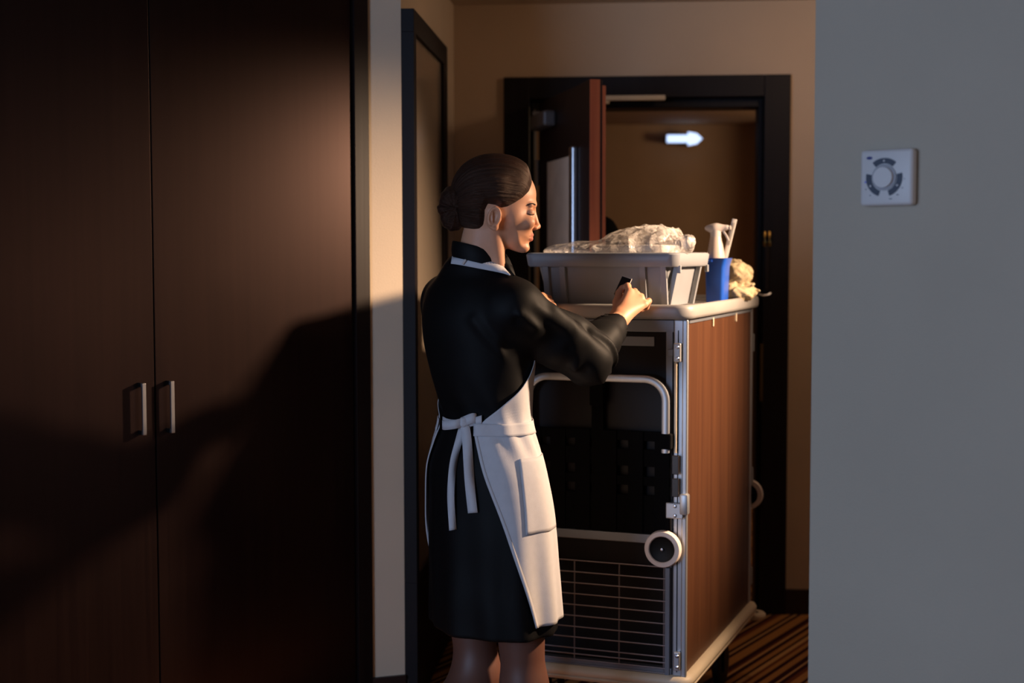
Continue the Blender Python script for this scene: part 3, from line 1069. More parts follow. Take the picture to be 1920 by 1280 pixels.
head_px = [(985, 317), (998, 338), (1004, 352), (1006, 365), (1004.5, 380), (1002, 392), (1001, 402), (1001, 414), (1000, 426), (998.5, 434), (997, 441),
           (996, 447), (991.5, 454), (989, 459), (988, 465), (983, 470.5), (974, 472), (962, 469), (948, 463), (932, 454), (914, 445), (892, 434),
           (870, 420), (857, 398), (853, 370), (858, 340), (875, 315), (903, 300), (935, 297), (964, 303)]


def catmull(pts, n=4, closed=True):
    P = np.array(pts, float); out = []
    N = len(P)
    for i in range(N if closed else N - 1):
        p0, p1, p2, p3 = P[(i - 1) % N] if closed or i > 0 else P[i], P[i], P[(i + 1) % N], P[(i + 2) % N] if closed or i + 2 < N else P[i + 1]
        for j in range(n):
            t = j / n
            out.append(0.5 * (2 * p1 + (p2 - p0) * t + (2 * p0 - 5 * p1 + 4 * p2 - p3) * t * t + (3 * p1 - p0 - 3 * p2 + p3) * t ** 3))
    if not closed: out.append(P[-1])
    return np.array(out)


def poly_grid(px_poly, u0=780, u1=1080, v0=220, v1=540, step=1.0):
    poly = np.array(px_poly, float)
    us = np.arange(u0, u1 + step, step); vs = np.arange(v0, v1 + step, step)
    U, V_ = np.meshgrid(us, vs, indexing='ij')
    P = np.stack([U.ravel(), V_.ravel()], 1)
    best = np.full(len(P), 1e9); ins = np.zeros(len(P), bool)
    for i in range(len(poly)):
        a, b = poly[i], poly[(i + 1) % len(poly)]
        ab = b - a
        t = np.clip((P - a) @ ab / (ab @ ab + 1e-12), 0, 1)
        q = P - a - t[:, None] * ab
        best = np.minimum(best, (q * q).sum(1))
        cond = (a[1] > P[:, 1]) != (b[1] > P[:, 1])
        xx = a[0] + (P[:, 1] - a[1]) * ab[0] / (ab[1] if abs(ab[1]) > 1e-12 else 1e-12)
        ins ^= cond & (P[:, 0] < xx)
    D = np.sqrt(best) * np.where(ins, 1, -1)
    return (D.reshape(U.shape) * PX, u0, v0, step)


def sample(grid, u, v):
    G, u0, v0, st = grid
    a = np.clip((u - u0) / st, 0, G.shape[0] - 1.001); b = np.clip((v - v0) / st, 0, G.shape[1] - 1.001)
    i, j = a.astype(int), b.astype(int); a -= i; b -= j
    return G[i, j] * (1 - a) * (1 - b) + G[i + 1, j] * a * (1 - b) + G[i, j + 1] * (1 - a) * b + G[i + 1, j + 1] * a * b


HG = poly_grid(catmull(head_px))
wc = np.array([(880, 360, .073), (925, 350, .075), (970, 345, .066), (992, 345, .056), (925, 405, .069), (965, 408, .0665), (992, 408, .057), (935, 440, .054),
               (960, 448, .049), (985, 460, .034), (870, 420, .058), (920, 305, .066), (860, 380, .066), (985, 430, .050)])
uu, vv = np.meshgrid(np.arange(780, 1081, 4.0), np.arange(220, 541, 4.0), indexing='ij')
wt = 1 / (((uu[..., None] - wc[:, 0]) ** 2 + (vv[..., None] - wc[:, 1]) ** 2) + 120) ** 1.6
WG = ((wt * wc[:, 2]).sum(-1) / wt.sum(-1), 780, 220, 4.0)


def head_base(L):
    u = L[:, 0] / PX + 930; v = 385 - L[:, 2] / PX
    D = sample(HG, u, v); w_ = sample(WG, u, v)
    R_ = 0.066
    q = 1 - np.minimum(D / R_, 1)
    y = L[:, 1]
    g = np.sqrt((y / w_) ** 2 + q * q) + 1e-9
    gr = np.sqrt((y / w_ ** 2) ** 2 + (q / R_) ** 2) / g + 1e-6
    return np.clip((g - 1) / np.maximum(gr, 4), -.05, .2)


def head_field(P):
    L = hloc(P)
    d = head_base(L)
    # brow, cheek bones
    for s_ in (-1, 1):
        d = smin(d, cone(L, hp(1001, 384, s_ * .010), hp(992, 385, s_ * .040), .006, .005), .012)
        d = smin(d, ell(L, hp(986, 417, s_ * .040), (.018, .016, .014)), .02)
        d = smax(d, -ell(L, hp(1005, 397, s_ * .030), (.012, .017, .0075)), .012)
        d = smin(d, ell(L, hp(990, 399, s_ * .031), (.0135, .0165, .0115)), .004)
    # nose
    d = smin(d, cone(L, hp(1000, 393), hp(1007.2, 422.5), .0062, .0074), .008)
    d = smin(d, ell(L, hp(1008.3, 424), (.0082, .0085, .0068)), .005)
    for s_ in (-1, 1):
        d = smin(d, ell(L, hp(1002.5, 427, s_ * .0105), (.0085, .0065, .0058)), .005)
        d = smax(d, -ell(L, hp(1005.5, 430.8, s_ * .006), (.004, .003, .0022)), .002)
    # lips and the line between them
    for u_, v_, r_, yy in ((997.6, 439.9, .0046, .016), (996.0, 447.6, .0050, .014)):
        d = smin(d, smin(cone(L, hp(u_, v_, 0), hp(u_ - 5, 443.3 + (v_ - 443.3) * .6, yy), r_, .003), cone(L, hp(u_, v_, 0), hp(u_ - 5, 443.3 + (v_ - 443.3) * .6, -yy), r_, .003), .004), .005)
    for s_ in (-1, 1):
        d = smax(d, -cone(L, hp(1003, 443.6, 0), hp(989.5, 443.8, s_ * .024), .0012, .0008), .0025)
    d = smin(d, ell(L, hp(984, 464, 0), (.012, .016, .010)), .012)
    # ears
    for s_ in (-1, 1):
        A = math.radians(14)
        e = np.array([[math.cos(A), 0, math.sin(A)], [0, 1, 0], [-math.sin(A), 0, math.cos(A)]])
        c_ = hp(920, 410, s_ * .0735)
        ea = ell(L, c_, (.0175, .0085, .0270), e)
        q = (L - c_) @ e
        # helix ring and hollow
        rr = np.sqrt((q[:, 0] / .0135) ** 2 + ((q[:, 2] - .003) / .0215) ** 2)
        ring = np.sqrt(((rr - 1) * .017) ** 2 + (q[:, 1] - s_ * .0065) ** 2) - .0036
        ea = smax(ea, -ell(L, c_ + np.array([.001, s_ * .0095, .001]), (.0105, .0085, .0175), e), .004)
        ea = smin(ea, np.where(q[:, 2] > -.02, ring, 1.0), .003)
        ea = smin(ea, ell(L, c_ + np.array([.003, s_ * .001, -.0225]), (.0085, .0055, .0085)), .006)
        ea = smin(ea, ell(L, c_ + np.array([.0135, s_ * .002, -.003]), (.004, .004, .006)), .004)
        ea = smin(ea, cone(L, c_ + np.array([-.004, s_ * .0055, -.010]), c_ + np.array([-.004, s_ * .0060, .012]), .0024, .0022), .004)
        d = smin(d, ea, .005)
    return d


NECK_B = np.array(at(897, 520, 3.53))
def neck_field(P):
    d = cone(P, hw(913, 410), NECK_B, .050, .062)
    a = cone(P, hw(926, 432, -.036), np.array(at(938, 500, 3.475)), .009, .010)      # neck muscle below the ear
    return smin(d, a, .035)


# --- arms
sh_R = np.array(at(968, 578, 3.44)); el_R = np.array(at(1102, 668, 3.57)); wr_R = np.array(at(1160, 600, 3.80))
sh_L = np.array(at(838, 566, 3.68)); el_L = np.array((-.06, 3.86, 1.19)); wr_L = np.array((.056, 3.962, 1.312))
kn_R = {'index': np.array(at(1180, 548, 3.85)), 'middle': np.array(at(1192, 552, 3.855)), 'ring': np.array(at(1202, 560, 3.85)), 'pinky': np.array(at(1209, 571, 3.842))}


def finger(P, pts, r):
    n = len(pts) - 1
    return chain(P, pts, [r * (1 - .07 * i) for i in range(n + 1)], .004)


def v3(*a): return np.array(a, float)


def hand_R(P):
    d = cone(P, el_R, wr_R, .040, .0255)
    fl = ell_dir = None
    # palm: four rays from wrist to knuckles, flattened by their spread
    for i, (n_, k_) in enumerate(kn_R.items()):
        a = wr_R + (k_ - wr_R) * .12
        d = smin(d, cone(P, a, k_, .0195 - .001 * i, .0118 - .0008 * i), .014)
    d = smin(d, cone(P, wr_R + v3(.0, .012, .01), kn_R['middle'] + v3(-.006, .020, -.012), .020, .014), .016)
    K = kn_R
    # index bends up and away to pinch the card
    i1 = np.array(at(1177, 537, 3.880)); i2 = np.array(at(1169, 541, 3.898)); i3 = np.array(at(1165, 548, 3.893))
    f = finger(P, [K['index'], i1, i2, i3], .0098)
    f = smin(f, finger(P, [K['middle'], K['middle'] + v3(.000, .036, .006), K['middle'] + v3(-.012, .050, -.014), K['middle'] + v3(-.026, .042, -.020)], .0096), .002)
    f = smin(f, finger(P, [K['ring'], K['ring'] + v3(.003, .034, .004), K['ring'] + v3(-.008, .048, -.016), K['ring'] + v3(-.024, .040, -.020)], .0092), .002)
    f = smin(f, finger(P, [K['pinky'], K['pinky'] + v3(.013, .022, .008), K['pinky'] + v3(.008, .038, -.010), K['pinky'] + v3(-.008, .036, -.018)], .0084), .002)
    d = smin(d, f, .005)
    # thumb leaves the side of the palm near its base
    t0 = wr_R + (K['index'] - wr_R) * .22 + v3(-.010, .006, 0); t1 = np.array(at(1157, 567, 3.855)); t2 = np.array(at(1161, 550, 3.878)); t3 = np.array(at(1166, 540.5, 3.884))
    d = smin(d, chain(P, [t0, t1, t2, t3], [.0145, .0115, .0095, .0080], .005), .008)
    return d


def hand_L(P):
    d = cone(P, el_L, wr_L, .040, .026)
    kn = [wr_L + v3(.028 + .006 * i, .028 - .012 * i, .018 - .010 * i) for i in range(4)]
    for k_ in kn:
        d = smin(d, cone(P, wr_L, k_, .019, .0115), .014)
    for i, k_ in enumerate(kn):
        d = smin(d, finger(P, [k_, k_ + v3(.020, .014, -.006), k_ + v3(.022, .018, -.026), k_ + v3(.004, .012, -.034)], .0092 - .0004 * i), .004)
    d = smin(d, chain(P, [wr_L + v3(0, -.012, .0), wr_L + v3(.018, -.012, .012), wr_L + v3(.036, -.004, .006)], [.013, .0105, .0085], .005), .006)
    return d


# --- torso rings (shared by body, dress and apron)
TA = math.radians(40)
TF_ = np.array([math.cos(TA), math.sin(TA), 0]); TL_ = np.array([-math.sin(TA), math.cos(TA), 0])
#        z     cx(px)  D_front D_back  W
RING = [(0.40, 927, .130, .150, .184),
        (0.51, 926, .131, .149, .182),
        (0.66, 921, .128, .142, .181),
        (0.80, 916, .126, .132, .178),
        (0.91, 910, .116, .124, .166),
        (0.98, 909, .104, .108, .146),
        (1.04, 909, .096, .096, .126),
        (1.10, 904, .104, .104, .134),
        (1.18, 898, .122, .116, .148),
        (1.25, 895, .130, .122, .158),
        (1.31, 893, .112, .118, .162),
        (1.36, 893, .088, .102, .150),
        (1.395, 895, .074, .086, .118),
        (1.425, 898, .072, .082, .092),
        (1.455, 901, .062, .068, .072)]
RZ = np.array([r[0] for r in RING])
dense = catmull([(r[0], (r[1] - 960) / FPX * 3.55, r[2], r[3], r[4]) for r in RING], 10, False)
dz_ = dense[:, 0]


def ring_at(z):
    return [np.interp(z, dz_, dense[:, i]) for i in (1, 2, 3, 4)]


def folds(th, z):
    g = np.clip((1.02 - z) / .5, 0, 1)
    a = (.0045 * np.sin(6 * th + 1.0) + .0030 * np.sin(11 * th + 2.2 + 2 * z)) * g
    gw = np.exp(-((z - 1.06) / .06) ** 2)
    a = a + .0022 * gw * np.sin(9 * th + 25 * z)
    return a


def ring_R(th, z):
    """surface point of the dress at angle th (0 = front, negative = her right) and height z (world)"""
    cx_, df, db, w_ = ring_at(z)
    D_ = np.where(np.cos(th) > 0, df, db)
    f_ = 1 + folds(th, z) / .13
    x_ = D_ * np.cos(th) * f_; y_ = w_ * np.sin(th) * f_
    P = np.stack([cx_ + TF_[0] * x_ + TL_[0] * y_, 3.55 + TF_[1] * x_ + TL_[1] * y_, np.broadcast_to(z, np.shape(x_))], -1)
    return P


def torso_field(P, shrink=0.0, fold=True):
    z = P[:, 2]
    cx_, df, db, w_ = ring_at(np.clip(z, .35, 1.455))
    qx, qy = P[:, 0] - cx_, P[:, 1] - 3.55
    x_ = qx * TF_[0] + qy * TF_[1]; y_ = qx * TL_[0] + qy * TL_[1]
    D_ = np.where(x_ > 0, df, db)
    th = np.arctan2(y_ / w_, x_ / D_)
    ln = np.sqrt(x_ * x_ + y_ * y_) + 1e-6
    r = np.sqrt((x_ / D_) ** 2 + (y_ / w_) ** 2) + 1e-6
    f_ = 1 + (folds(th, z) / .13 if fold else 0)
    d = ln * (1 - f_ / r)
    d = d * 0.9 + shrink
    return smax(d, z - 1.450, .02)


HEM = 0.512
cuff_R = wr_R + (el_R - wr_R) * .24
cuff_L = wr_L + (el_L - wr_L) * .16


def sleeve(P, s_, e_, c_, bell, side):
    d1_ = cone(P, s_, e_, .062, .062)
    d2_ = cone(P, e_, c_, .060, bell)
    d = smin(d1_, d2_, .03)
    # soft drape below the arm and wrinkles
    d = smin(d, cone(P, s_ * .45 + e_ * .55 - v3(0, 0, .016), e_ - v3(.004, 0, .020), .058, .050), .03)
    ax1 = (e_ - s_) / np.linalg.norm(e_ - s_)
    t = (P - s_) @ ax1
    ax2 = (c_ - e_) / np.linalg.norm(c_ - e_)
    t2 = (P - e_) @ ax2
    side_ = np.cross(ax1, ax2); side_ /= np.linalg.norm(side_)
    up_ = np.cross(side_, ax1)
    a1 = (P - s_) @ side_; a2 = (P - s_) @ up_
    ph = np.arctan2(a2, a1)
    wr = .0095 * np.sin(3 * ph + 15 * t + 1.0 + .8 * np.sin(2 * ph)) * np.clip(t / .06, 0, 1) * np.clip((.27 - t) / .08, 0, 1)
    wr = wr + .0085 * np.sin(2 * ph + 58 * t2 + 1.5 * np.sin(4 * ph)) * np.exp(-((t2 - .05) / .07) ** 2)
    wr = wr + .004 * wob(P, 46, 1.3 + side)
    d = d - wr
    # open cuff
    d = smax(d, (P - c_) @ ax2 - 0.004, .004)
    d = smax(d, -np.maximum(cone(P, e_ * .3 + c_ * .7, c_ + ax2 * .03, bell - .006, bell - .004), -((P - c_) @ ax2 + .05)), .003)
    return d


SLEEVE_FOLDS = [((1084, 612, 3.50), (1078, 702, 3.49), .011, .013), ((1062, 612, 3.49), (1066, 650, 3.47), -.005, .012),
                ((1112, 628, 3.56), (1122, 705, 3.55), .010, .011), ((1098, 620, 3.53), (1100, 690, 3.51), -.005, .012),
                ((975, 590, 3.37), (1040, 640, 3.42), .009, .014), ((985, 630, 3.37), (1060, 672, 3.44), .008, .013),
                ((980, 612, 3.365), (1045, 655, 3.42), -.005, .012), ((1005, 575, 3.40), (1060, 618, 3.45), .007, .012),
                ((968, 585, 3.38), (975, 640, 3.37), -.007, .010), ((1134, 632, 3.62), (1140, 668, 3.60), -.006, .009)]


def dress_field(P):
    d = torso_field(P)
    # shoulder caps blend into the sleeves
    d = smin(d, ell(P, sh_R + v3(-.006, 0, .006), (.064, .064, .060)), .05)
    d = smin(d, ell(P, sh_L + v3(.01, 0, .004), (.070, .070, .066)), .05)
    zz = P[:, 2]
    # back wrinkles running from the arm to the waist
    L0 = np.array(at(885, 600, 3.40)); L1 = np.array(at(985, 715, 3.40))
    d = d - .006 * np.exp(-(np.abs(cone(P, L0, L1, .0, .0)) / .016) ** 2)
    L0 = np.array(at(930, 560, 3.40)); L1 = np.array(at(945, 690, 3.39))
    d = d - .004 * np.exp(-(np.abs(cone(P, L0, L1, .0, .0)) / .016) ** 2)
    d = d - .0015 * wob(P, 30, .6)
    d = smin(d, sleeve(P, sh_R, el_R, cuff_R, .046, 0.0), .028)
    d = smin(d, sleeve(P, sh_L, el_L, cuff_L, .042, 2.0), .028)
    # sharper hand-placed folds on the right sleeve
    for (u0, v0, y0), (u1, v1, y1), amp, wd_ in SLEEVE_FOLDS:
        c0, c1 = np.array(at(u0, v0, y0)), np.array(at(u1, v1, y1))
        d = d - amp * np.exp(-(cone(P, c0, c1, .0, .0) / wd_) ** 2)
    # open hem
    d = smax(d, HEM - zz, .004)
    d = np.maximum(d, -np.maximum(torso_field(P) + .007, zz - .70))
    return d


# --- legs (walking step: her left leg trails)
hip_R = v3(.00, 3.49, .88); kne_R = np.array(at(982, 1292, 3.50)); ank_R = v3(.035, 3.50, .085)
hip_L = v3(-.13, 3.62, .88); kne_L = np.array(at(893, 1262, 3.60)); ank_L = v3(-.275, 3.42, .135)


def legs(P):
    d = None
    for hip, kn, an, toe in ((hip_R, kne_R, ank_R, ank_R + v3(.13, .11, -.055)), (hip_L, kne_L, ank_L, ank_L + v3(.10, .085, -.105))):
        e = chain(P, [hip, kn, kn * .62 + an * .38 + v3(-.018, -.014, 0), an], [.082, .051, .052, .034], .05)
        e = smin(e, chain(P, [an, an + v3(-.03, -.025, -.045), toe], [.034, .030, .026], .02), .02)
        d = e if d is None else smin(d, e, .01)
    return d


def bb(pts, m):
    pts = np.array(pts)
    return pts.min(0) - m, pts.max(0) + m


groups = [
    (head_field, HCEN - v3(.115, .115, .13), HCEN + v3(.125, .115, .13)),
    (neck_field, *bb([hw(913, 410), NECK_B], .07)),
    (lambda P: torso_field(P, .014, False), v3(-.28, 3.34, .55), v3(.16, 3.76, 1.46)),
    (lambda P: chain(P, [sh_R, el_R], [.052, .042]), *bb([sh_R, el_R], .06)),
    (lambda P: chain(P, [sh_L, el_L], [.052, .042]), *bb([sh_L, el_L], .06)),
    (hand_R, *bb([el_R, wr_R, kn_R['pinky'], kn_R['index']], .065)),
    (hand_L, *bb([el_L, wr_L, wr_L + v3(.06, .04, 0)], .05)),
    (legs, v3(-.40, 3.28, 0.0), v3(.25, 3.78, .97)),
]
V, Q = surface_nets(groups, .0025, .012)
body = np_mesh('person', V, Q, M_skin)
tag(body, 'woman in black dress and white apron, hair in a bun, holding a card', 'person')
L = hloc(V)
lipm = np.zeros(len(V), np.float32)
for u_, v_, hz_ in ((997.5, 439.8, .0052), (996.5, 447.8, .0058)):
    c_ = hp(u_, v_)
    q = ((L[:, 0] - c_[0] - .0) / .012) ** 2 + ((L[:, 1]) / .021) ** 2 + ((L[:, 2] - c_[2]) / hz_) ** 2
    lipm = np.maximum(lipm, np.clip((1.15 - q) * 4, 0, 1))
a = body.data.attributes.new('lip', 'FLOAT', 'POINT'); a.data.foreach_set('value', lipm.astype(np.float32))

a = body.data.attributes.new('leg_tint', 'FLOAT', 'POINT'); a.data.foreach_set('value', (V[:, 2] < .9).astype(np.float32))  # everything below hip height gets the darker brown tint

# --- dress
dg = [(dress_field, v3(-.30, 3.31, .49), v3(.36, 4.06, 1.47))]
V, Q = surface_nets(dg, .0045, .01)
dress = np_mesh('dress', V, Q, M_dress, body)

# ray onto the dress: point seen at (u, v), lifted off the cloth
def hit(u, v, lift=.005, y0=3.15, y1=3.75, fn=None):
    fn = fn or dress_field
    ys = np.linspace(y0, y1, 301)
    P = np.array([at(u, v, y) for y in ys])
    d = fn(P)
    i = int(np.argmax(d < lift))
    if not (d < lift).any(): i = int(np.argmin(d))
    return P[i]


def strip(name, A, B_, m, parent, thick=.0016, sub=0):
    """ribbon between two point rows"""
    me = bpy.data.meshes.new(name)
    n = len(A)
    me.from_pydata([tuple(p) for p in A] + [tuple(p) for p in B_], [], [(i, i + 1, n + i + 1, n + i) for i in range(n - 1)])
    for p in me.polygons: p.use_smooth = True
    o = link(name, me, m, parent)
    md = o.modifiers.new('solidify', 'SOLIDIFY'); md.thickness = thick; md.offset = 0
    return o


def smooth_rows(pts, n):
    return [Vector(p) for p in catmull([tuple(p) for p in pts], n, False)]


def grid_mesh(name, rows, m, parent, thick=.0018):
    nr, nc = len(rows), len(rows[0])
    me = bpy.data.meshes.new(name)
    me.from_pydata([tuple(p) for r in rows for p in r], [], [(i * nc + j, i * nc + j + 1, (i + 1) * nc + j + 1, (i + 1) * nc + j) for i in range(nr - 1) for j in range(nc - 1)])
    for p in me.polygons: p.use_smooth = True
    o = link(name, me, m, parent)
    md = o.modifiers.new('solidify', 'SOLIDIFY'); md.thickness = thick; md.offset = 0
    return o


def apron_pt(th, z, off):
    p = ring_R(np.array(th), np.array(z))
    c_ = np.array([np.interp(z, dz_, dense[:, 1]), 3.55, z])
    n = p - c_; n /= np.linalg.norm(n)
    return p + n * off


edge_z = [.545, .78, 1.015, 1.045, 1.075, 1.10, 1.125, 1.15, 1.18, 1.30]
edge_t = [99, 124, 150, 138, 118, 100, 84, 70, 58, 42]
rows = []
for z in np.concatenate([np.linspace(.545, 1.015, 60), np.linspace(1.02, 1.30, 40)]):
    te = math.radians(np.interp(z, edge_z, edge_t))
    row = []
    for j in range(73):
        s_ = -1 + 2 * j / 72
        th = te * s_
        fr = np.clip((1.0 - z) / .45, 0, 1)
        off = .0075 + .0045 * fr * (1 + math.sin(9 * th + 3 * z)) * (1 - abs(s_) ** 6) + .003 * math.sin(14 * th + 40 * z) * math.exp(-((z - 1.0) / .07) ** 2) * (1 - abs(s_) ** 8) + .004 * fr * abs(s_) ** 8
        row.append(apron_pt(th, z, off))
    rows.append(row)
apron = grid_mesh('apron', rows, M_apron, body)
# waistband
rows = []
for z in np.linspace(1.008, 1.038, 6):
    rows.append([apron_pt(math.radians(150) * (-1 + 2 * j / 72), z, .0115 + .0015 * math.sin(j * .9)) for j in range(73)])
grid_mesh('waistband', rows, M_apron, apron)
# hem seams (narrow raised border) and pocket
for sgn in (-1, 1):
    rows = []
    for z in np.linspace(.546, 1.01, 60):
        te = np.interp(z, edge_z, edge_t)
        rows.append([apron_pt(math.radians(sgn * (te - dd)), z, .0090 + .0042 * np.clip((1 - z) / .45, 0, 1)) for dd in (0, 1.5, 3.2)])
    grid_mesh('side_seam', rows, M_apron, apron, .0015)
rows = []
for z in np.linspace(.775, .955, 20):
    rows.append([apron_pt(math.radians(-104 + (z - .865) * 20 + 66 * j / 20), z, .0118 + .0015 * math.sin(PI * j / 20)) for j in range(21)])
grid_mesh('pocket', rows, M_apron, apron, .0016)
# neck strap: white band over the shoulders
topp = [(848, 480), (856, 478), (874, 476), (890, 479), (911, 484.5), (932, 489.5), (945, 501), (957, 515)]
botp = [(846, 494), (855, 495), (872, 498), (890, 501.5), (911, 505.5), (930, 509), (944, 512), (957, 516)]
A = smooth_rows([hit(u, v, .006) for u, v in topp], 4); B_ = smooth_rows([hit(u, v, .006) for u, v in botp], 4)
strip('neck_strap', A, B_, M_apron, apron, .002)
p0 = hit(868, 487, .010); p1 = hit(877, 476, .010)
MB().cyl(hit(868, 495, .010), hit(878, 479, .010), .0030, n=8).build('strap_clip', M_whitepl, apron, True)
# bow and tails at the back of the waist
kn = hit(869, 791, .016)
def ribbon(pts, w0, name, lift=.010, wdir=(1, 0, 0)):
    P = [Vector(hit(u, v, lf)) if len(t_) == 3 else None for t_ in pts for (u, v, lf) in [t_]]
    P = smooth_rows(P, 6)
    A, B_ = [], []
    for i, p in enumerate(P):
        t = (P[min(i + 1, len(P) - 1)] - P[max(i - 1, 0)]).normalized()
        s_ = t.cross(Vector((0.1, -1, 0))).normalized()
        tw = .004 * math.sin(i * .35)
        A.append(p + s_ * w0 / 2 + Vector((0, tw, 0))); B_.append(p - s_ * w0 / 2 - Vector((0, tw, 0)))
    return strip(name, A, B_, M_apron, apron, .0016)
ribbon([(868, 796, .014), (861, 822, .012), (851, 860, .012), (846, 900, .012), (845, 940, .012), (848.5, 993, .011)], .0175, 'tie_ribbon')
ribbon([(871, 796, .016), (875, 825, .014), (878, 870, .013), (881, 915, .013), (886, 961, .012)], .0235, 'tie_ribbon')
def loop(pts, w0, name):
    P = smooth_rows([Vector(at(u, v, kn[1] + dy)) for u, v, dy in pts], 6)
    A = [p + Vector((0, 0, w0 / 2)) for p in P]; B_ = [p - Vector((0, 0, w0 / 2)) for p in P]
    return strip(name, A, B_, M_apron, apron, .0016)
loop([(868, 790, .0), (884, 784, -.012), (893, 785, -.004), (889, 791, .008), (868, 793, .006)], .025, 'bow_loop')
loop([(868, 791, .0), (852, 795, -.010), (834, 797, .010), (830, 795, .022), (846, 795, .014), (868, 793, .008)], .022, 'bow_loop')
V, Q = surface_nets([(lambda P: ell(P, kn, (.011, .009, .014)) - .001 * wob(P, 300), *bb([kn], .02))], .0015)
np_mesh('bow_knot', V, Q, M_apron, apron)
# left band of the apron meets the bow
A = smooth_rows([hit(u, v, .009) for u, v in ((862, 786), (850, 786), (838, 784), (830, 780))], 4); B_ = smooth_rows([hit(u, v, .009) for u, v in ((862, 800), (850, 802), (838, 803), (829, 800))], 4)
strip('waist_tie', A, B_, M_apron, apron, .0016)
A = smooth_rows([hit(u, v, .010) for u, v in ((872, 786), (882, 783), (893, 781), (903, 778))], 4); B_ = smooth_rows([hit(u, v, .010) for u, v in ((872, 800), (882, 799), (893, 797), (903, 796))], 4)
strip('waist_tie', A, B_, M_apron, apron, .0016)

# collar of the dress: standing band, lower in front
ca = NECK_B * .42 + hw(913, 420) * .58
rows = []
for k, (r_, dz) in enumerate(((.0665, -.032), (.0680, -.014), (.0660, .004), (.0640, .008), (.0625, .002), (.0625, -.026))):
    row = []
    for i in range(49):
        t = 2 * PI * i / 48
        tilt = -.017 * math.cos(t)              # front hangs lower
        c_ = NECK_B + v3(.004, -.008, .0665)
        row.append(tuple(c_ + HF * (r_ * math.cos(t)) * 1.04 + HL * (r_ * math.sin(t)) + v3(0, 0, dz + tilt)))
    rows.append(row)
m = MB(); m.loft([r[:-1] for r in rows], True, False, False); m.build('collar', M_dress, dress, True, 80)
# lapel point in front
A = [hit(u, v, .006) for u, v in ((938, 487), (950, 500), (962, 516))]
B_ = [hit(u, v, .006) for u, v in ((950, 482), (960, 497), (966, 516))]
strip('lapel', A, B_, M_dress, dress, .003)

# --- shoes
for an, toe in ((ank_R, ank_R + v3(.13, .11, -.055)), (ank_L, ank_L + v3(.10, .085, -.105))):
    hee = an + v3(-.032, -.027, -.045)
    def sf(P, an=an, toe=toe, hee=hee):
        d = chain(P, [hee, toe], [.038, .035], .02)
        d = smax(d, -(cone(P, an + v3(.02, .017, .03), toe * .45 + an * .55 + v3(0, 0, .03), .034, .022)), .006)
        return smax(d, (min(hee[2], toe[2]) - .032 if an is ank_R else -.5) - P[:, 2], .004)
    V, Q = surface_nets([(sf, *bb([hee, toe, an], .05))], .005)
    V[:, 2] = np.maximum(V[:, 2], 0.0)
    np_mesh('shoe', V, Q, M_shoe, body)

# --- hair
clip_px = [(1000.5, 331), (998, 344), (990, 361), (976, 374), (960, 384), (946, 391), (934, 393), (923, 388), (911, 386), (906.5, 396), (906.5, 410), (908, 424), (902, 437), (886, 441), (868, 434), (845, 430), (820, 400), (810, 350), (830, 290), (900, 262), (960, 270), (1000, 300)]
CG = poly_grid(clip_px)


def hair_field(P):
    L = hloc(P)
    u = L[:, 0] / PX + 930; v = 385 - L[:, 2] / PX
    Dc = sample(CG, u, v)
    t = np.clip((Dc + .002) / .021, 0, 1); t = t * t * (3 - 2 * t)
    th = np.arctan2(L[:, 2] - .0, L[:, 1])
    gro = .0006 * np.sin(46 * th + 6 * np.sin(7 * th)) * t
    d = head_base(L) - (-.002 + .0130 * t + gro)
    jit = .0016 * np.sin(L[:, 1] * 700 + L[:, 2] * 500) + .0012 * np.sin(L[:, 2] * 1100 - L[:, 1] * 300)
    return np.maximum(d, -Dc - .001 + jit)


V, Q = surface_nets([(hair_field, HCEN - v3(.13, .11, .08), HCEN + v3(.11, .11, .125))], .0022)
hair = np_mesh('hair', V, Q, M_hair, body)
L = hloc(V)
bq = L - hp(868, 392)
th = np.arctan2(bq[:, 2], bq[:, 1]); rr = np.sqrt((bq ** 2).sum(1))
st = np.stack([np.cos(th) * 26 , np.sin(th) * 26, rr * 9], 1)
a = hair.data.attributes.new('strand', 'FLOAT_VECTOR', 'POINT'); a.data.foreach_set('vector', st.astype(np.float32).ravel())
BC = hw(850, 389, 0.0)


def bun_field(P):
    q = (P - BC) @ HR
    th = np.arctan2(q[:, 2], q[:, 0]); r = np.sqrt(q[:, 0] ** 2 + q[:, 2] ** 2)
    d = ell(P, BC, (.037, .042, .0555))
    d = smin(d, ell(P, BC + v3(.006, -.008, .012), (.032, .036, .036)), .01)
    d = d - .0022 * np.sin(3 * th + 110 * r + 2 * np.sin(2 * th)) - .0008 * np.sin(16 * th + 60 * r)
    return d


V, Q = surface_nets([(bun_field, BC - .075, BC + .075)], .0022)
bun = np_mesh('bun', V, Q, M_hair, hair)
q = (V - BC) @ HR
th = np.arctan2(q[:, 2], q[:, 0]); r_ = np.sqrt(q[:, 0] ** 2 + q[:, 2] ** 2)
st = np.stack([r_ * 420 + 2.0 * th, q[:, 1] * 120, th * .6], 1)
a = bun.data.attributes.new('strand', 'FLOAT_VECTOR', 'POINT'); a.data.foreach_set('vector', st.astype(np.float32).ravel())
tag(bun, 'dark coiled hair bun')
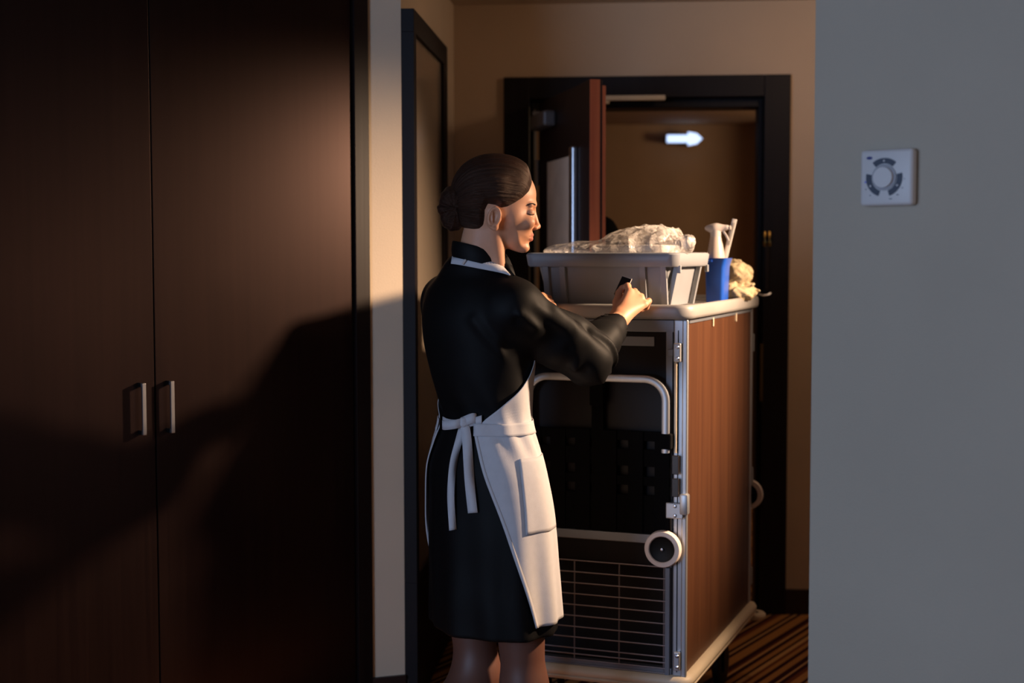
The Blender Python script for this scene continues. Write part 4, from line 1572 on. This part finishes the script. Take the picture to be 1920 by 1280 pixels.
# --- brows and lashes
for s_ in (-1, 1):
    def onface(u, v, y, lift):
        ys = np.linspace(abs(y) + .03, 0.0, 60) * s_
        # march from the side toward the face plane
        P = np.array([hw(u, v, yy) for yy in ys]); d = head_field(P)
        i = int(np.argmax(d < lift)); return P[i]
    pts = [onface(u, v, .05, .0012) for u, v in ((985, 386), (990, 383), (996, 382.5), (1001, 384.5))]
    m = MB(); m.tube([Vector(p) for p in catmull(pts, 4, False)], .0017, 6); m.build('eyebrow', M_brow, body, True)
    pts = [onface(u, v, .05, .0009) for u, v in ((984.5, 400.5), (989, 402.6), (994, 403.2), (998, 402.2))]
    m = MB(); m.tube([Vector(p) for p in catmull(pts, 4, False)], .0011, 6); m.build('eyelashes', M_brow, body, True)

# ------------------------------------------------------------------ key card in her hand
kc = Vector(at(1169, 537, 3.893))
ca_, cb_ = Vector((.42, .10, .90)).normalized(), Vector((-.66, .74, .10)).normalized()
cb_ = (cb_ - ca_ * cb_.dot(ca_)).normalized(); cn_ = ca_.cross(cb_)
KMt = Matrix.Translation(kc) @ Matrix((ca_, cb_, cn_)).transposed().to_4x4()
card = MB().box(-.030, .026, -.018, .020, -.0005, .0005, 0, M=KMt).build('key_card', M_card)
tag(card, 'small black key card pinched in the woman\'s raised right hand', 'card')
MB().box(.0255, .0262, -.018, .020, -.0006, .0006, 0, M=KMt).build('card_edge', M_cardedge, card)
MB().box(-.030, .0262, -.0187, -.018, -.0007, .0007, 0, M=KMt).build('card_edge', M_cardedge, card)

# ------------------------------------------------------------------ things on the cart
def K(x_, y_, z_): return np.array(KM @ Vector((x_, y_, z_)))
BT = 1.452
# folded white towels inside the bag (a stack of flat pads with ribbed edges)
def pad(name, x0, x1, y0, y1, z0, z1, label, parent=None):
    m = MB(); n = 44
    def ring(ins, z_):
        pts = rrect(x0 + ins, x1 - ins, y0 + ins, y1 - ins, .03, 12)
        return [(a_ + .0016 * math.sin(i * 2.4), b_ + .0016 * math.cos(i * 2.9), z_) for i, (a_, b_) in enumerate(pts)]
    m.loft([ring(.006, z0), ring(0, z0 + .004), ring(-.001, (z0 + z1) / 2), ring(0, z1 - .004), ring(.008, z1)])
    o = m.build(name, M_towel, parent, True, 60)
    o.matrix_world = KM
    tag(o, label, 'towel', 'white towels in the plastic bag')
    return o
# bin filling so the pack rests at rim height
pad('folded_towel', .10, .40, .09, .36, TZ + .008, BT - .030, 'thick white folded towel lying inside the grey bin')
pad('folded_towel', .10, .395, .08, .36, BT - .029, BT - .004, 'white folded towel at the bin rim inside the plastic bag')
pad('folded_towel', .19, .40, .10, .34, BT - .003, BT + .022, 'white ribbed towel on top, inside the plastic bag')


def bag_field(P):
    q = np.array((P - np.array(KM.translation)) @ np.array(KM.to_3x3()))
    d = ell(q, (.215, .20, BT + .004), (.195, .165, .032))
    d = smin(d, ell(q, (.320, .20, BT + .024), (.105, .130, .050)), .04)
    d = smin(d, ell(q, (.385, .19, BT + .030), (.055, .085, .040)), .03)
    # gathered neck and flared end
    d = smin(d, cone(q, (.40, .16, BT + .030), (.448, .13, BT + .022), .030, .014), .02)
    d = smin(d, cone(q, (.448, .13, BT + .022), (.470, .115, BT + .026), .012, .028), .012)
    d = smax(d, BT - .012 - q[:, 2] - .5 * np.clip(.0, 0, 1), .006)
    r1 = np.abs(np.sin(q[:, 0] * 60 + 2.2 * np.sin(q[:, 1] * 26) + 9 * q[:, 2]))
    r2 = np.abs(np.sin(q[:, 0] * 34 - 48 * q[:, 1] + 1.8 * np.sin(q[:, 0] * 30) + 20 * q[:, 2]))
    amp = np.clip((q[:, 0] - .16) / .18, .12, 1)
    d = d - amp * (.007 * (1 - r1) ** 1.5 + .006 * (1 - r2) ** 1.5 - .003) - .002 * wob(q, 70, .4)
    return d


lo_, hi_ = bb([K(-.02, 0, BT - .02), K(.52, 0, BT), K(-.02, .42, BT), K(.52, .42, BT + .10)], .0)
V, Q = surface_nets([(bag_field, lo_, hi_)], .0035)
bag = np_mesh('plastic_bag', V, Q, M_film)
tag(bag, 'clear crumpled plastic bag of white towels lying on the grey bin', 'bag')
# blue caddy bucket with spray bottle and brush handle
def kpt(u, v, yl):                             # cart-local x on plane y_local = yl
    return kxy(u, v, yl)
by_ = .545
bxa = kpt(1326, 560, by_)[0]; bxb = kpt(1361, 560, by_)[0]
bcx = (bxa + bxb) / 2; hwid = (bxb - bxa) / 2
zt2 = kpt(1345, 485, by_)[1]
bk = empty('blue_caddy', KM @ Vector((bcx, by_ + .01, TZ)), -CR)
tag(bk, 'bright blue plastic caddy on the cart holding the spray bottle', 'caddy')
hh = zt2 - TZ
m = MB()
def cr_(s_, z_, lip=0.0): return [(x_ + (lip if x_ > 0 else 0), y_, z_) for x_, y_ in rrect(-hwid * s_, hwid * s_, -.045 * s_, .045 * s_, .010)]
m.loft([cr_(.90, .001), cr_(.92, .004), cr_(.98, hh * .5), cr_(1.0, hh * .8, .001), cr_(1.05, hh - .004, .006), cr_(1.06, hh, .008), cr_(1.0, hh, .004), cr_(.94, hh * .7), cr_(.88, .008)], True, True, True)
m.build('caddy_body', M_blue, bk, True, 40)
MB().box(-hwid * .8, -hwid * .2, -.050, -.044, hh - .012, hh - .006, .001).build('caddy_ridge', M_blue, bk)
# spray bottle
sp = empty('spray_bottle', KM @ Vector((bcx - .006, by_ + .012, TZ + .010)), -CR)
tag(sp, 'white trigger spray bottle standing in the blue caddy', 'spray bottle')
zc = kpt(1340, 444, by_)[1] - TZ - .010
m = MB(); m.lathe([(0, 0), (.026, 0), (.028, .004), (.028, zc - .070), (.026, zc - .050), (.018, zc - .004), (.0165, zc)], 28); m.build('bottle_body', M_sprayb, sp, True, 50)
MB().lathe([(.0175, zc - .002), (.0175, zc + .018), (.014, zc + .020), (0, zc + .020)], 24).build('collar_cap', M_spray, sp, True, 50)
ztop = kpt(1340, 421, by_)[1] - TZ - .010
ch = ztop - zc
def head_spr(P):
    d = ell(P, (-.006, 0, zc + ch * .66), (.030, .014, ch * .34))
    d = smin(d, cone(P, (.004, 0, zc + ch * .70), (.034, 0, zc + ch * .70), .0105, .0085), .010)
    d = smin(d, cone(P, (-.002, 0, zc + .012), (-.002, 0, zc + ch * .5), .0135, .016), .012)
    return d
V, Q = surface_nets([(head_spr, v3(-.045, -.03, zc), v3(.06, .03, zc + ch + .02))], .0022)
np_mesh('spray_head', V, Q, M_spray, sp)
MB().sweep([(.024, 0, zc + ch * .58), (.026, 0, zc + ch * .30), (.033, 0, zc + .002), (.040, 0, zc - .014)], [(-.005, -.0025), (.005, -.0025), (.005, .0025), (-.005, .0025)], up=(1, 0, 0)).build('trigger', M_spray, sp, True)
MB().cyl((.040, 0, zc + ch * .70), (.047, 0, zc + ch * .70), .0065, n=14).build('nozzle', M_spray, sp, True)
# brush handle leaning in the caddy
pa = at(1356, 500, 4.46); pb = at(1378, 412, 4.455)
hd = empty('brush', pa)
tag(hd, 'long white brush handle leaning out of the blue caddy', 'brush')
dv = (pb - pa)
m = MB(); m.sweep([Vector((0, 0, 0)) - dv * .5, Vector((0, 0, 0)), dv * .5, dv * .97, dv], [(-.0075, -.004), (-.0045, -.0055), (.0045, -.0055), (.0075, -.004), (.0075, .004), (.0045, .0055), (-.0045, .0055), (-.0075, .004)], up=(0, 1, 0))
m.build('handle', M_whitepl, hd, True, 40)
MB().sweep([dv * .45 + Vector((0, -.006, 0)), dv * .92 + Vector((0, -.006, 0))], [(-.003, -.001), (.003, -.001), (.003, .001), (-.003, .001)], up=(0, 1, 0)).build('handle_groove', M_greyplastic, hd)

# cream cloths behind
def cloth_field(P, c, r, ph):
    d = ell(P, c, r)
    return d - .010 * wob(P, 55, ph) - .005 * wob(P, 120, ph + 1) - .0025 * wob(P, 260, ph)
cl_y = .72
cxm, czm = kpt(1388, 520, cl_y)
for nm, cc, rr_, ph, lb in (('cleaning_cloth', K(cxm - .002, cl_y - .01, TZ + .030), (.056, .085, .033), .3, 'lower cream fluffy cloth bundled on the cart top behind the caddy'),
                            ('cleaning_cloth', K(cxm - .022, cl_y + .01, TZ + .088), (.052, .075, .042), 1.9, 'upper cream crumpled cloth heaped on the other cloth beside the caddy')):
    def cf(P, cc=cc, rr_=rr_, ph=ph):
        return smax(cloth_field(P, cc, rr_, ph), TZ + .001 - P[:, 2], .004)
    V, Q = surface_nets([(cf, cc - np.array(rr_) - .025, cc + np.array(rr_) + .025)], .003)
    tag(np_mesh(nm, V, Q, M_cloth), lb, 'cloth', 'cream cloths on the cart')

# black bag behind the far end of the cart
bp_ = np.array(at(1133, 450, 5.12))
def bb_field(P):
    d = ell(P, bp_ + v3(0, 0, -.02), (.064, .05, .105))
    d = smin(d, ell(P, bp_ + v3(.0, .0, -.30), (.085, .07, .30)), .05)
    return d - .003 * wob(P, 40)
V, Q = surface_nets([(bb_field, bp_ - v3(.12, .10, .62), bp_ + v3(.12, .10, .12))], .006)
tag(np_mesh('black_bag', V, Q, M_black), 'rounded black bag behind the cart beside the open door edge', 'bag')
